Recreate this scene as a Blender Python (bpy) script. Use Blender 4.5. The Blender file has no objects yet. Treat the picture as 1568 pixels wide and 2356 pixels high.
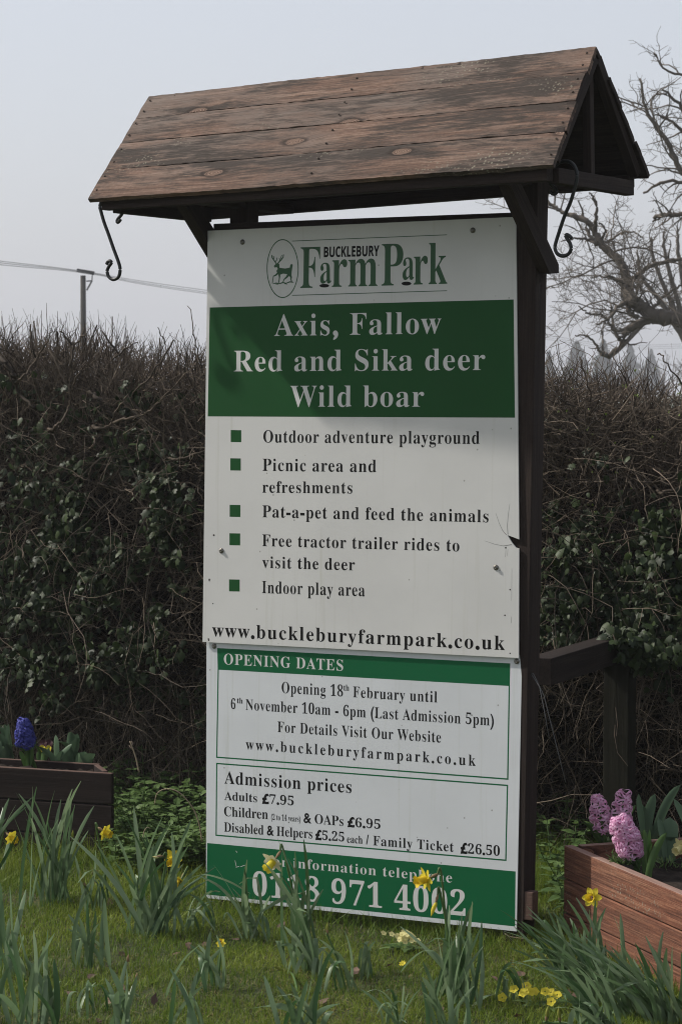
import bpy, math, random
import numpy as np
from mathutils import Matrix, Vector

# ------------------------------------------------------------------ camera, sky, sun, exposure
SC = bpy.context.scene
COL = SC.collection
CAM_H, F_PX, PITCH = 1.86, 5600.0, -0.0505          # eye height (m), focal length (px of a 1568 wide picture), tilt
cam = bpy.data.cameras.new("camera")
cam.sensor_fit = 'VERTICAL'; cam.sensor_height = 36.0; cam.sensor_width = 24.0
cam.lens = F_PX / 2356 * 36.0
cam.clip_end = 3000; cam.clip_start = 0.1
cam.dof.use_dof = True; cam.dof.focus_distance = 8.4; cam.dof.aperture_fstop = 16
camo = bpy.data.objects.new("camera", cam); COL.objects.link(camo)
camo.location = (0, 0, CAM_H); camo.rotation_euler = (math.pi / 2 + PITCH, 0, 0)
SC.camera = camo

SUN_DIR = Vector((-0.718, 0.1745, 0.676)).normalized()   # towards the sun
world = bpy.data.worlds.new("World"); SC.world = world; world.use_nodes = True
wn, wl = world.node_tree.nodes, world.node_tree.links
sky = wn.new('ShaderNodeTexSky'); sky.sky_type = 'NISHITA'; sky.sun_disc = False
sky.sun_elevation = math.asin(SUN_DIR.z); sky.sun_rotation = math.atan2(SUN_DIR.x, SUN_DIR.y)
sky.dust_density = 4.0; sky.air_density = 1.0; sky.ozone_density = 1.0
haz = wn.new('ShaderNodeMix'); haz.data_type = 'RGBA'
haz.inputs[0].default_value = 0.62                       # hazy white overcast veil over the blue
haz.inputs[7].default_value = (6.0, 6.2, 6.75, 1)
wl.new(sky.outputs[0], haz.inputs[6])
# added sky gradient: brighter beyond the sign, dimmed behind the viewer to darken panels
wtc = wn.new('ShaderNodeTexCoord'); wsp = wn.new('ShaderNodeSeparateXYZ'); wl.new(wtc.outputs['Generated'], wsp.inputs[0])
wma = wn.new('ShaderNodeMath'); wma.operation = 'MULTIPLY_ADD'; wma.inputs[1].default_value = .27; wma.inputs[2].default_value = 1.03; wl.new(wsp.outputs[1], wma.inputs[0])
wmu = wn.new('ShaderNodeVectorMath'); wmu.operation = 'SCALE'; wl.new(haz.outputs[2], wmu.inputs[0]); wl.new(wma.outputs[0], wmu.inputs['Scale'])
wl.new(wmu.outputs[0], wn['Background'].inputs[0])
wn['Background'].inputs[1].default_value = 0.108
sl = bpy.data.lights.new("sun", 'SUN'); sl.energy = 3.9; sl.angle = math.radians(1.6); sl.color = (1.0, .95, .87)
so = bpy.data.objects.new("sun", sl); COL.objects.link(so)
so.rotation_euler = SUN_DIR.to_track_quat('Z', 'Y').to_euler()
SC.view_settings.view_transform = 'Standard'; SC.view_settings.look = 'None'
SC.cycles.use_denoising = True; SC.cycles.filter_width = 1.05
SC.view_settings.exposure = 0.0; SC.view_settings.gamma = 1.0

rng = np.random.default_rng(7)
random.seed(7)
C, S = math.cos(PITCH), math.sin(PITCH)

# ------------------------------------------------------------------ picture measurement -> place in the world
def ray(px, py):
    x = (px - 784) / F_PX; u = -(py - 1178) / F_PX
    return np.array([x, C - S * u, S + C * u])
EYE = np.array([0, 0, CAM_H])
def at_y(px, py, Y):
    r = ray(px, py); return EYE + r * (Y / r[1])
def on_ground(px, py, z=0.0):
    r = ray(px, py); return EYE + r * ((z - CAM_H) / r[2])
def on_plane(px, py, p, n):
    r = ray(px, py); return EYE + r * (np.dot(p - EYE, n) / np.dot(r, n))
def z6(x, y): return (x * .3669, 1553 + y * .3669)
def z7(x, y): return (460 + .4035 * x, 1840.6 + .4035 * y)
def z8(x, y): return (1035.4 + .3397 * x, 1668 + .3397 * y)

# ------------------------------------------------------------------ mesh helpers
def mesh_np(name, verts, groups, rnd=None, smooth=False):
    """verts Nx3, groups: list of FxK index arrays"""
    me = bpy.data.meshes.new(name)
    verts = np.asarray(verts, dtype=np.float32)
    loops = np.concatenate([np.asarray(g).reshape(-1) for g in groups]).astype(np.int32)
    tot = np.concatenate([np.full(len(g), np.asarray(g).shape[1]) for g in groups]).astype(np.int32)
    start = np.concatenate([[0], np.cumsum(tot)[:-1]]).astype(np.int32)
    me.vertices.add(len(verts)); me.vertices.foreach_set('co', verts.ravel())
    me.loops.add(len(loops)); me.loops.foreach_set('vertex_index', loops)
    me.polygons.add(len(tot)); me.polygons.foreach_set('loop_start', start); me.polygons.foreach_set('loop_total', tot)
    me.polygons.foreach_set('use_smooth', np.full(len(tot), smooth, dtype=bool))
    if rnd is not None:
        a = me.attributes.new('rnd', 'FLOAT', 'POINT'); a.data.foreach_set('value', np.asarray(rnd, dtype=np.float32))
    me.update(calc_edges=True); me.validate()
    return me

class MB:
    def __init__(s): s.v = []; s.f = {}; s.r = []; s.n = 0
    def add(s, verts, groups, rnd=0.5):
        verts = np.asarray(verts, float)
        for g in groups:
            g = np.asarray(g)
            if len(g): s.f.setdefault(g.shape[1], []).append(g + s.n)
        s.v.append(verts); s.n += len(verts)
        s.r.append(np.broadcast_to(np.asarray(rnd, float), (len(verts),)))
    def mesh(s, name, smooth=False):
        return mesh_np(name, np.concatenate(s.v), [np.concatenate(g) for g in s.f.values()], np.concatenate(s.r), smooth)
    def box(s, lo, hi, M=None):
        lo, hi = np.array(lo, float), np.array(hi, float)
        v = np.array([[(lo, hi)[i][0], (lo, hi)[j][1], (lo, hi)[k][2]] for k in (0, 1) for j in (0, 1) for i in (0, 1)])
        if M is not None: v = v @ np.asarray(M)[:3, :3].T + np.asarray(M)[:3, 3]
        s.add(v, [np.array([[0, 2, 3, 1], [4, 5, 7, 6], [0, 1, 5, 4], [2, 6, 7, 3], [0, 4, 6, 2], [1, 3, 7, 5]])])
    def tube(s, pts, rad, sides=8, cap=True, rnd=.5):
        P = np.asarray(pts, float)[None]; R = np.broadcast_to(np.asarray(rad, float), (P.shape[1],))[None]
        v, q = tubes(P, R, sides)
        g = [q]
        s.add(v, g, rnd)
        if cap:
            K = P.shape[1]; n0 = s.n - len(v)
            s.f.setdefault(sides, []).append(np.array([np.arange(sides)[::-1] + n0, np.arange(sides) + n0 + (K - 1) * sides]))

def tubes(P, R, sides=4):
    N, K, _ = P.shape
    T = np.gradient(P, axis=1); T /= np.linalg.norm(T, axis=2, keepdims=True) + 1e-9
    ref = np.where(np.abs(T[:, :1, 2:3]) > .92, np.array([[[1., 0, 0]]]), np.array([[[0, 0, 1.]]]))
    A = np.cross(T, np.broadcast_to(ref, T.shape)); A /= np.linalg.norm(A, axis=2, keepdims=True) + 1e-9
    B = np.cross(T, A)
    an = np.arange(sides) * 2 * np.pi / sides
    V = P[:, :, None] + R[:, :, None, None] * (A[:, :, None] * np.cos(an)[None, None, :, None] + B[:, :, None] * np.sin(an)[None, None, :, None])
    i = np.arange(sides); j = (i + 1) % sides
    q = np.stack([i, j, j + sides, i + sides], 1)
    q = (q[None] + (np.arange(K - 1) * sides)[:, None, None]).reshape(-1, 4)
    q = (q[None] + (np.arange(N) * K * sides)[:, None, None]).reshape(-1, 4)
    return V.reshape(-1, 3), q

def ribbons(P, W, side, fold=.25):
    """blades: P NxKx3 spine, W NxK half widths, side Nx3, folded along the midrib"""
    N, K, _ = P.shape
    T = np.gradient(P, axis=1); T /= np.linalg.norm(T, axis=2, keepdims=True) + 1e-9
    side = side[:, None] if side.ndim == 2 else side
    sd = side - T * np.sum(side * T, 2, keepdims=True); sd /= np.linalg.norm(sd, axis=2, keepdims=True) + 1e-9
    nm = np.cross(T, sd)
    L = P - sd * W[:, :, None] + nm * W[:, :, None] * fold; Rr = P + sd * W[:, :, None] + nm * W[:, :, None] * fold
    V = np.stack([L, P, Rr], 2)
    a = np.array([[0, 1, 4, 3], [1, 2, 5, 4]])
    q = (a[None] + (np.arange(K - 1) * 3)[:, None, None]).reshape(-1, 4)
    q = (q[None] + (np.arange(N) * K * 3)[:, None, None]).reshape(-1, 4)
    return V.reshape(-1, 3), q

def scatter(T, F, pos, mats, rnd):
    """instances of template verts T (faces F: list of FxK) as one mesh"""
    N, n = len(pos), len(T)
    V = (np.einsum('nij,tj->nti', mats, T) + pos[:, None]).reshape(-1, 3)
    G = [(f[None] + (np.arange(N) * n)[:, None, None]).reshape(-1, f.shape[1]) for f in F]
    return V, G, np.repeat(rnd, n)

def frames(nrm, up):
    """matrices with columns (x, y=up-ish, z=normal)"""
    z = nrm / (np.linalg.norm(nrm, axis=1, keepdims=True) + 1e-9)
    x = np.cross(up, z); x /= np.linalg.norm(x, axis=1, keepdims=True) + 1e-9
    y = np.cross(z, x)
    return np.stack([x, y, z], 2)

def obj(name, me, mat=None, parent=None, M=None, **props):
    o = bpy.data.objects.new(name, me); COL.objects.link(o)
    if mat is not None and me is not None:
        me.materials.clear(); me.materials.append(mat)
    if parent is not None:
        o.parent = parent
    if M is not None: o.matrix_basis = Matrix(M)
    for k, v in props.items(): o[k] = v
    return o
def thing(name, label, cat, loc=(0, 0, 0), group=None, me=None, mat=None, rz=0.0):
    o = obj(name, me, mat)
    o.location = Vector(loc); o.rotation_euler = (0, 0, rz)
    o['label'] = label; o['category'] = cat
    if group: o['group'] = group
    return o
def shift(me, loc):
    me.transform(Matrix.Translation(-Vector(loc))); return me

# ------------------------------------------------------------------ materials
def new_mat(name):
    m = bpy.data.materials.new(name); m.use_nodes = True
    nt = m.node_tree; return m, nt, nt.nodes, nt.links, nt.nodes['Principled BSDF']
def mixc(nt, a, b, fac):
    n = nt.nodes.new('ShaderNodeMix'); n.data_type = 'RGBA'
    for i, v in ((6, a), (7, b)):
        if isinstance(v, tuple): n.inputs[i].default_value = (*v, 1)
        else: nt.links.new(v, n.inputs[i])
    if isinstance(fac, float): n.inputs[0].default_value = fac
    else: nt.links.new(fac, n.inputs[0])
    return n.outputs[2]
def noise(nt, vec, scale, detail=4, rough=.55, dist=0.0):
    n = nt.nodes.new('ShaderNodeTexNoise'); n.inputs['Scale'].default_value = scale
    n.inputs['Detail'].default_value = detail; n.inputs['Roughness'].default_value = rough; n.inputs['Distortion'].default_value = dist
    if vec is not None: nt.links.new(vec, n.inputs['Vector'])
    return n.outputs['Fac']
def ramp(nt, fac, stops):
    n = nt.nodes.new('ShaderNodeValToRGB'); e = n.color_ramp.elements
    while len(e) < len(stops): e.new(.5)
    for el, (p, c) in zip(e, stops):
        el.position = p; el.color = (c, c, c, 1) if not isinstance(c, tuple) else (*c, 1)
    nt.links.new(fac, n.inputs[0]); return n.outputs[0]
def math_n(nt, op, a, b=None):
    n = nt.nodes.new('ShaderNodeMath'); n.operation = op
    for i, v in ((0, a), (1, b)):
        if v is None: continue
        if isinstance(v, (int, float)): n.inputs[i].default_value = v
        else: nt.links.new(v, n.inputs[i])
    return n.outputs[0]
def bump(nt, bsdf, h, strength, dist):
    b = nt.nodes.new('ShaderNodeBump'); b.inputs['Strength'].default_value = strength; b.inputs['Distance'].default_value = dist
    nt.links.new(h, b.inputs['Height']); nt.links.new(b.outputs[0], bsdf.inputs['Normal'])
def objcoord(nt, scale=(1, 1, 1), rnd=True):
    tc = nt.nodes.new('ShaderNodeTexCoord'); mp = nt.nodes.new('ShaderNodeMapping')
    mp.inputs['Scale'].default_value = scale
    if rnd:
        oi = nt.nodes.new('ShaderNodeObjectInfo'); ad = nt.nodes.new('ShaderNodeVectorMath'); ad.operation = 'ADD'
        sc = nt.nodes.new('ShaderNodeVectorMath'); sc.operation = 'SCALE'; sc.inputs['Scale'].default_value = 37.0
        nt.links.new(oi.outputs['Random'], sc.inputs[0]); nt.links.new(tc.outputs['Object'], ad.inputs[0]); nt.links.new(sc.outputs[0], ad.inputs[1])
        nt.links.new(ad.outputs[0], mp.inputs[0])
    else: nt.links.new(tc.outputs['Object'], mp.inputs[0])
    return mp.outputs[0]

def wood(name, dark, mid, light, grey=None, rough=.85, weather=.0, knots=True, bstr=.5, grain=1.0, kgate=.38):
    """timber with the grain along the object's local X"""
    m, nt, N, L, B = new_mat(name)
    p = objcoord(nt)
    def mapped(s):
        mp = N.new('ShaderNodeMapping'); mp.inputs['Scale'].default_value = s; L.new(p, mp.inputs[0]); return mp.outputs[0]
    # knots: cells stretched along the grain; grain lines bend round them
    vor = N.new('ShaderNodeTexVoronoi'); vor.voronoi_dimensions = '2D'; vor.inputs['Scale'].default_value = 1.0; vor.inputs['Randomness'].default_value = .9
    L.new(mapped((1.9, 4.6, 1)), vor.inputs['Vector'])
    kn = noise(nt, mapped((14, 40, 40)), 1.0, 3, .6)
    sepc = N.new('ShaderNodeSeparateColor'); L.new(vor.outputs['Color'], sepc.inputs[0])
    gate = math_n(nt, 'MULTIPLY', math_n(nt, 'GREATER_THAN', sepc.outputs[0], kgate), -1.0)        # only some cells hold a knot
    kd = math_n(nt, 'ADD', math_n(nt, 'ADD', vor.outputs['Distance'], math_n(nt, 'MULTIPLY', math_n(nt, 'SUBTRACT', kn, .5), .07)), math_n(nt, 'ADD', gate, 1.0))
    near = ramp(nt, kd, [(.05, 1.0), (.12, .45), (.26, .0)])
    cx = N.new('ShaderNodeCombineXYZ'); L.new(math_n(nt, 'MULTIPLY', near, .035 if knots else 0.0), cx.inputs[1])
    ad = N.new('ShaderNodeVectorMath'); ad.operation = 'ADD'; L.new(p, ad.inputs[0]); L.new(cx.outputs[0], ad.inputs[1])
    p0 = p; p = ad.outputs[0]
    n1 = noise(nt, mapped((1.3 * grain, 30 * grain, 30 * grain)), 1.0, 4, .6, .5)
    n2 = noise(nt, mapped((6, 210, 210)), 1.0, 3, .65)
    p = p0
    n3 = noise(nt, mapped((1.4, 5, 5)), 1.0, 5, .65)
    n4 = noise(nt, mapped((90, 90, 90)), 1.0, 3, .6)
    g = math_n(nt, 'ADD', math_n(nt, 'MULTIPLY', n1, .48), math_n(nt, 'ADD', math_n(nt, 'MULTIPLY', n2, .37), math_n(nt, 'MULTIPLY', n4, .15)))
    col = ramp(nt, g, [(.36, dark), (.5, mid), (.64, light)])
    if grey:
        col = mixc(nt, col, grey, ramp(nt, n3, [(.42, 0.0), (.62, .75)]))
    if weather:
        st = math_n(nt, 'ADD', math_n(nt, 'MULTIPLY', noise(nt, mapped((1.5, 6.5, 6.5)), 1.0, 8, .72, .6), .62), math_n(nt, 'MULTIPLY', noise(nt, mapped((9, 90, 90)), 1.0, 4, .7), .38))
        col = mixc(nt, col, (.042, .034, .029), math_n(nt, 'MULTIPLY', ramp(nt, st, [(.455, 0.0), (.55, 1.0)]), weather))
        li = N.new('ShaderNodeTexVoronoi'); li.inputs['Scale'].default_value = 75; L.new(p, li.inputs['Vector'])
        lm = math_n(nt, 'MULTIPLY', ramp(nt, li.outputs['Distance'], [(.18, 1.0), (.34, 0.0)]), ramp(nt, noise(nt, mapped((2.2, 4, 4)), 1.0, 4, .6), [(.55, 0.0), (.66, .8)]))
        col = mixc(nt, col, (.27, .25, .19), lm)
    if knots:
        rings = N.new('ShaderNodeTexWave'); rings.wave_type = 'RINGS'; rings.inputs['Scale'].default_value = 1
        kcol = ramp(nt, math_n(nt, 'SINE', math_n(nt, 'MULTIPLY', kd, 320.0)), [(.2, tuple(.8 * c for c in mid)), (.8, light)])
        col = mixc(nt, col, kcol, ramp(nt, kd, [(.058, .9), (.078, .0)]))
        col = mixc(nt, col, tuple(.3 * c for c in dark), ramp(nt, kd, [(.060, .0), (.078, .8), (.120, .0)]))
    L.new(col, B.inputs['Base Color']); B.inputs['Roughness'].default_value = rough; B.inputs['Specular IOR Level'].default_value = .25
    hgt = math_n(nt, 'SUBTRACT', g, math_n(nt, 'MULTIPLY', near, .25))
    bump(nt, B, hgt, bstr, .008)
    return m

def plain(name, col, rough=.5, spec=.5, var=0.0, vscale=8.0, metal=0.0, bstr=0.0, trans=0.0, rnd=None, dark=None):
    """painted / leafy surface; rnd = second colour reached by the mesh's own random attribute"""
    m, nt, N, L, B = new_mat(name)
    B.inputs['Roughness'].default_value = rough; B.inputs['Specular IOR Level'].default_value = spec; B.inputs['Metallic'].default_value = metal
    out = None
    if rnd:
        at = N.new('ShaderNodeAttribute'); at.attribute_name = 'rnd'
        out = mixc(nt, tuple(col), tuple(rnd), at.outputs['Fac'])
    if var:
        n = noise(nt, objcoord(nt), vscale, 5, .6)
        out = mixc(nt, out if out is not None else tuple(col), tuple(c * (1 - var) for c in (dark or col)), ramp(nt, n, [(.35, 0.0), (.65, 1.0)]))
    if out is not None: L.new(out, B.inputs['Base Color'])
    else: B.inputs['Base Color'].default_value = (*col, 1)
    if bstr: bump(nt, B, noise(nt, objcoord(nt), vscale * 3, 5, .6), bstr, .003)
    if trans:
        tr = N.new('ShaderNodeBsdfTranslucent'); mx = N.new('ShaderNodeMixShader'); mx.inputs[0].default_value = trans
        if out is not None: L.new(out, tr.inputs[0])
        else: tr.inputs[0].default_value = (*col, 1)
        L.new(B.outputs[0], mx.inputs[1]); L.new(tr.outputs[0], mx.inputs[2]); L.new(mx.outputs[0], N['Material Output'].inputs[0])
    return m

M_roof = wood('weathered_roof_boards', (.082, .052, .040), (.160, .098, .072), (.30, .205, .155), grey=(.165, .135, .117), weather=.92, bstr=1.0)
M_dark = wood('dark_stained_timber', (.018, .012, .010), (.028, .019, .016), (.044, .031, .025), weather=0, knots=False, bstr=.35)
M_batten = wood('brown_batten', (.09, .055, .045), (.12, .075, .06), (.15, .1, .08), knots=False)
M_plantdark = wood('dark_brown_planter_wood', (.014, .0095, .008), (.022, .0145, .0125), (.034, .023, .02), knots=False, bstr=.3)
M_plantred = wood('red_brown_planter_wood', (.085, .033, .021), (.190, .076, .046), (.34, .165, .10), weather=.3, bstr=.8, grain=1.6, kgate=.72)
M_planttop = wood('worn_sunlit_planter_edge', (.16, .09, .07), (.24, .15, .12), (.33, .23, .19), knots=False)  # worn wood, with sunlight on the top edge mixed into the colour
M_fence = wood('mossy_fence_wood', (.009, .009, .005), (.015, .0145, .008), (.024, .023, .015), knots=False)
M_rail = wood('brown_fence_rail', (.012, .008, .007), (.019, .013, .011), (.034, .025, .021), knots=False)
def panel_mat(name, col):
    m, nt, N, L, B = new_mat(name); p = objcoord(nt)
    def mp(sc):
        q = N.new('ShaderNodeMapping'); q.inputs['Scale'].default_value = sc; L.new(p, q.inputs[0]); return q.outputs[0]
    c = mixc(nt, col, tuple(.90 * x for x in col), ramp(nt, noise(nt, mp((2, 2, 2)), 1.0, 5, .6), [(.4, 0.0), (.7, 1.0)]))
    c = mixc(nt, c, tuple(x * y for x, y in zip(col, (.80, .80, .74))), ramp(nt, noise(nt, mp((38, 1.1, 1)), 1.0, 4, .6), [(.58, 0.0), (.74, .55)]))      # rain streaks
    vo = N.new('ShaderNodeTexVoronoi'); vo.inputs['Scale'].default_value = 16; L.new(p, vo.inputs['Vector'])
    c = mixc(nt, c, (.16, .15, .12), ramp(nt, vo.outputs['Distance'], [(.035, .6), (.06, 0.0)]))                                                        # fly specks
    L.new(c, B.inputs['Base Color']); B.inputs['Roughness'].default_value = .45; B.inputs['Specular IOR Level'].default_value = .35
    return m
M_white = panel_mat('white_panel', (.735, .73, .715))
M_white2 = panel_mat('cool_white_panel', (.74, .765, .795))
M_green = plain('dark_green_vinyl', (.010, .085, .020), .5, .2, var=.10, vscale=3)
M_green2 = plain('green_vinyl', (.005, .125, .046), .5, .2, var=.08, vscale=3)
M_logo = plain('logo_green', (.012, .085, .025), .5)
M_black = plain('black_vinyl', (.008, .008, .008), .6, .15)
M_letter = plain('white_vinyl', (.70, .70, .69), .45)
M_screw = plain('screw_steel', (.22, .21, .19), .4, .5, metal=.8)
M_nail = plain('rusty_nail', (.06, .045, .035), .6, .3, metal=.3)
M_hole = plain('hole_dark', (.02, .014, .011), .9)
M_crack = plain('crack_grey', (.25, .25, .24), .8)
M_iron = plain('black_iron', (.012, .014, .015), .45, .5, var=.3, vscale=40, bstr=.2)
M_wire = plain('grey_wire', (.09, .09, .09), .6)
M_soil = plain('potting_soil', (.035, .026, .02), .95, .2, var=.6, vscale=45, bstr=1.0)
M_daff = plain('daffodil_leaf', (.050, .120, .038), .40, .5, trans=.36, rnd=(.26, .35, .20))
M_dstem = plain('flower_stem', (.07, .13, .035), .55, .3)
M_dspathe = plain('dry_spathe', (.30, .20, .11), .8, trans=.2)
M_yellow = plain('yellow_petal', (.82, .70, .06), .6, .3, trans=.3, var=.15, vscale=60)
M_trumpet = plain('deep_yellow_trumpet', (.82, .60, .025), .6, .3, trans=.25, var=.2, vscale=60)
M_cream = plain('cream_petal', (.78, .75, .55), .6, .3, trans=.3)
M_paley = plain('pale_yellow_petal', (.80, .74, .36), .6, .3, trans=.3)
M_bud = plain('greenish_bud', (.30, .32, .06), .6, .3, trans=.2)
M_blue = plain('blue_petal', (.022, .026, .22), .55, .3, trans=.15, rnd=(.10, .11, .46))
M_pink = plain('pink_petal', (.78, .38, .62), .55, .3, trans=.35, rnd=(.95, .70, .88))
M_maroon = plain('maroon_petal', (.05, .006, .012), .6, trans=.2)
M_tulip = plain('tulip_leaf', (.070, .125, .065), .5, .3, trans=.2, rnd=(.12, .19, .11))
M_hleaf = plain('hyacinth_leaf', (.055, .120, .030), .42, .4, trans=.2, rnd=(.085, .16, .04))
M_ivy = plain('ivy_leaf', (.011, .023, .007), .52, .28, trans=.10, rnd=(.040, .064, .017))
M_nettle = plain('nettle_leaf', (.045, .10, .026), .5, .35, trans=.3, rnd=(.15, .23, .075))
M_twig = plain('twig_bark', (.036, .029, .023), .85, .2, rnd=(.215, .172, .130))
M_bark = plain('tree_bark', (.085, .072, .060), .9, .2, rnd=(.19, .162, .135))
M_budg = plain('opening_bud', (.14, .20, .03), .6, trans=.2)
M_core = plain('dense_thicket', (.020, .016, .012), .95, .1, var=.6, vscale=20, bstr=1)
M_dead = plain('dead_leaf', (.075, .045, .032), .8, trans=.1, rnd=(.20, .125, .085))
M_straw = plain('dry_stem', (.36, .29, .20), .8, .2)
M_pole = plain('pole_wood', (.05, .045, .037), .9, .2, var=.3, vscale=3)
M_conifer = plain('conifer_needles', (.035, .055, .04), .9, .1, rnd=(.06, .085, .06))
M_grass = plain('grass_blade', (.085, .155, .013), .5, .3, trans=.38, rnd=(.31, .36, .055))
M_old = plain('old_grass_thatch', (.17, .14, .055), .8, .2, rnd=(.10, .11, .03))

# ------------------------------------------------------------------ ground
def bump_h(x, y):
    return .012 * np.sin(x * 2.1 + .5 * y) * np.sin(y * 1.7 + .4) + .006 * np.sin(7 * x + 3 * y) * np.sin(5 * y - 2 * x)
def make_ground():
    xs = np.concatenate([np.array([-610, -200, -60, -25, -12, -8]), np.arange(-5, 5.01, .08), np.array([8, 12, 25, 60, 200, 610])])
    ys = np.concatenate([np.array([-38, -10, 0, 3]), np.arange(5, 13.01, .08), np.array([16, 20, 30, 50, 100, 200, 400, 700])])
    X, Y = np.meshgrid(xs, ys)
    Z = bump_h(X, Y) * (np.abs(X) < 6) * (Y > 4) * (Y < 13.5)
    V = np.stack([X, Y, Z], 2).reshape(-1, 3); w = len(xs)
    i = (np.arange(len(ys) - 1)[:, None] * w + np.arange(w - 1)[None]).ravel()
    me = mesh_np('ground', V, [np.stack([i, i + 1, i + w + 1, i + w], 1)], smooth=True)
    m, nt, N, L, B = new_mat('lawn_soil')
    p = objcoord(nt, rnd=False)
    col = mixc(nt, (.026, .036, .010), (.060, .080, .016), ramp(nt, noise(nt, p, 3.5, 6, .65), [(.35, 0.0), (.65, 1.0)]))
    col = mixc(nt, col, (.058, .042, .028), ramp(nt, noise(nt, p, 5.5, 5, .7, .5), [(.56, 0.0), (.70, .8)]))
    L.new(col, B.inputs['Base Color']); B.inputs['Roughness'].default_value = .95
    bump(nt, B, noise(nt, p, 60, 5, .7), .8, .01)
    obj('ground', me, m, kind='structure')
make_ground()

# ------------------------------------------------------------------ the sign board: frame of reference
YAW = -0.497
U_ = np.array([math.cos(YAW), math.sin(YAW), 0])           # along the panel, to the right
TILT = 0.0225
V_ = np.array([-math.sin(YAW) * TILT, math.cos(YAW) * TILT, 1.0]); V_ /= np.linalg.norm(V_)
N_ = np.cross(U_, V_)                                      # out of the panel, towards the viewer
PC = np.array([.0511, 8.4045, -.168 + CAM_H])
SIGN_BASE = on_ground(835, 2115)
sign = thing('information_sign', 'tall wooden farm park sign board with shingle-less plank roof and white and green panels', 'sign', SIGN_BASE)
sign['label'] = 'tall farm park sign with plank gable roof on posts and white and green panels'
MROOT = Matrix.Translation(Vector(SIGN_BASE)); MROOTI = MROOT.inverted()
def part(name, me, mat, parent, Mw=None):
    """a part given by its world matrix"""
    o = obj(name, me, mat); o.parent = parent
    par = Matrix.Identity(4); q = parent; chain = []
    while q is not None: chain.append(q.matrix_basis.copy()); q = q.parent
    for b in reversed(chain): par = par @ b
    o.matrix_basis = par.inverted() @ (Matrix(Mw) if Mw is not None else Matrix.Identity(4))
    return o
def mat4(x, y, z, o):
    return Matrix(((x[0], y[0], z[0], o[0]), (x[1], y[1], z[1], o[1]), (x[2], y[2], z[2], o[2]), (0, 0, 0, 1)))
def to_local(Mw, W):
    A = np.array(Mw.inverted()); W = np.asarray(W, float); return W @ A[:3, :3].T + A[:3, 3]

MU = mat4(U_, V_, N_, PC)                                  # upper panel frame (x right, y up, z out)
PCL = PC - N_ * .011
ML = mat4(U_, V_, N_, PCL)
def uv(px, py, low=False):
    Mx = ML if low else MU
    w = on_plane(px, py, PCL if low else PC, N_); q = to_local(Mx, w[None])[0]
    return q[:2]

def panel_mesh(name, pts, th):
    pts = np.array(pts); n = len(pts); mb = MB()
    from mathutils.geometry import tessellate_polygon
    tri = np.array(tessellate_polygon([[Vector((*p, 0)) for p in pts]]))
    # make the front triangles face +z
    a = pts[tri]; cr = np.cross(a[:, 1] - a[:, 0], a[:, 2] - a[:, 0]); tri[cr < 0] = tri[cr < 0][:, ::-1]
    F = np.c_[pts, np.zeros(n)]; Bk = np.c_[pts, np.full(n, -th)]
    i = np.arange(n); j = (i + 1) % n
    mb.add(np.r_[F, Bk], [tri, tri[:, ::-1] + n, np.stack([i, i + n, j + n, j], 1)])
    return mb.mesh(name)

crackpts = [(1193, 1241), (1180, 1236), (1166, 1231), (1177, 1249), (1186, 1260), (1193, 1262)]
upper = part('upper_panel', panel_mesh('upper_panel', [uv(478, 531), uv(466, 1477), uv(1192, 1514)] + [uv(*p) for p in crackpts[::-1]] + [uv(1186, 499)], .005), M_white, sign, MU)
lower = part('lower_panel', panel_mesh('lower_panel', [uv(475, 1470, 1), uv(474, 2066, 1), uv(1187, 2143, 1), uv(1200, 1507, 1)], .005), M_white2, sign, ML)

def flat_poly(name, pxs, mat, low=False, z=.00012, parent=None):
    pts = np.array([uv(*p, low) for p in pxs]); n = len(pts)
    from mathutils.geometry import tessellate_polygon
    tri = np.array(tessellate_polygon([[Vector((*p, 0)) for p in pts]]))
    a = pts[tri]; cr = np.cross(a[:, 1] - a[:, 0], a[:, 2] - a[:, 0]); tri[cr < 0] = tri[cr < 0][:, ::-1]
    me = mesh_np(name, np.c_[pts, np.full(n, z)], [tri])
    return part(name, me, mat, parent or (lower if low else upper), ML if low else MU)
def zz2(x, y): return (448.7 + .4916 * x, 949.1 + .4916 * y)
def zz3(x, y): return (448.7 + .4916 * x, 1426.5 + .4916 * y)
def zz1(x, y): return (448.7 + .4109 * x, 488.9 + .4109 * y)

flat_poly('green_band', [(482.5, 707.5), (478, 958), (1183.5, 961), (1180.5, 689)], M_green)
for a, b in (((167, 82), (216, 138)), ((165, 214), (214, 271)), ((162, 432), (212, 488)), ((161, 565), (211, 621)), ((159, 781), (209, 837))):
    k = (b[0] - a[0]) * .018
    flat_poly('bullet_square', [zz2(a[0], a[1]), zz2(a[0], b[1]), zz2(b[0], b[1] + k), zz2(b[0], a[1] + k)], M_green)
flat_poly('green_header', [zz3(104, 131), zz3(106, 228), zz3(1471, 304), zz3(1473, 203)], M_green2, True)
flat_poly('phone_band', [(477, 1939.5), (474.5, 2058), (1183.8, 2131.5), (1185, 2005)], M_green2, True)

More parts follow.
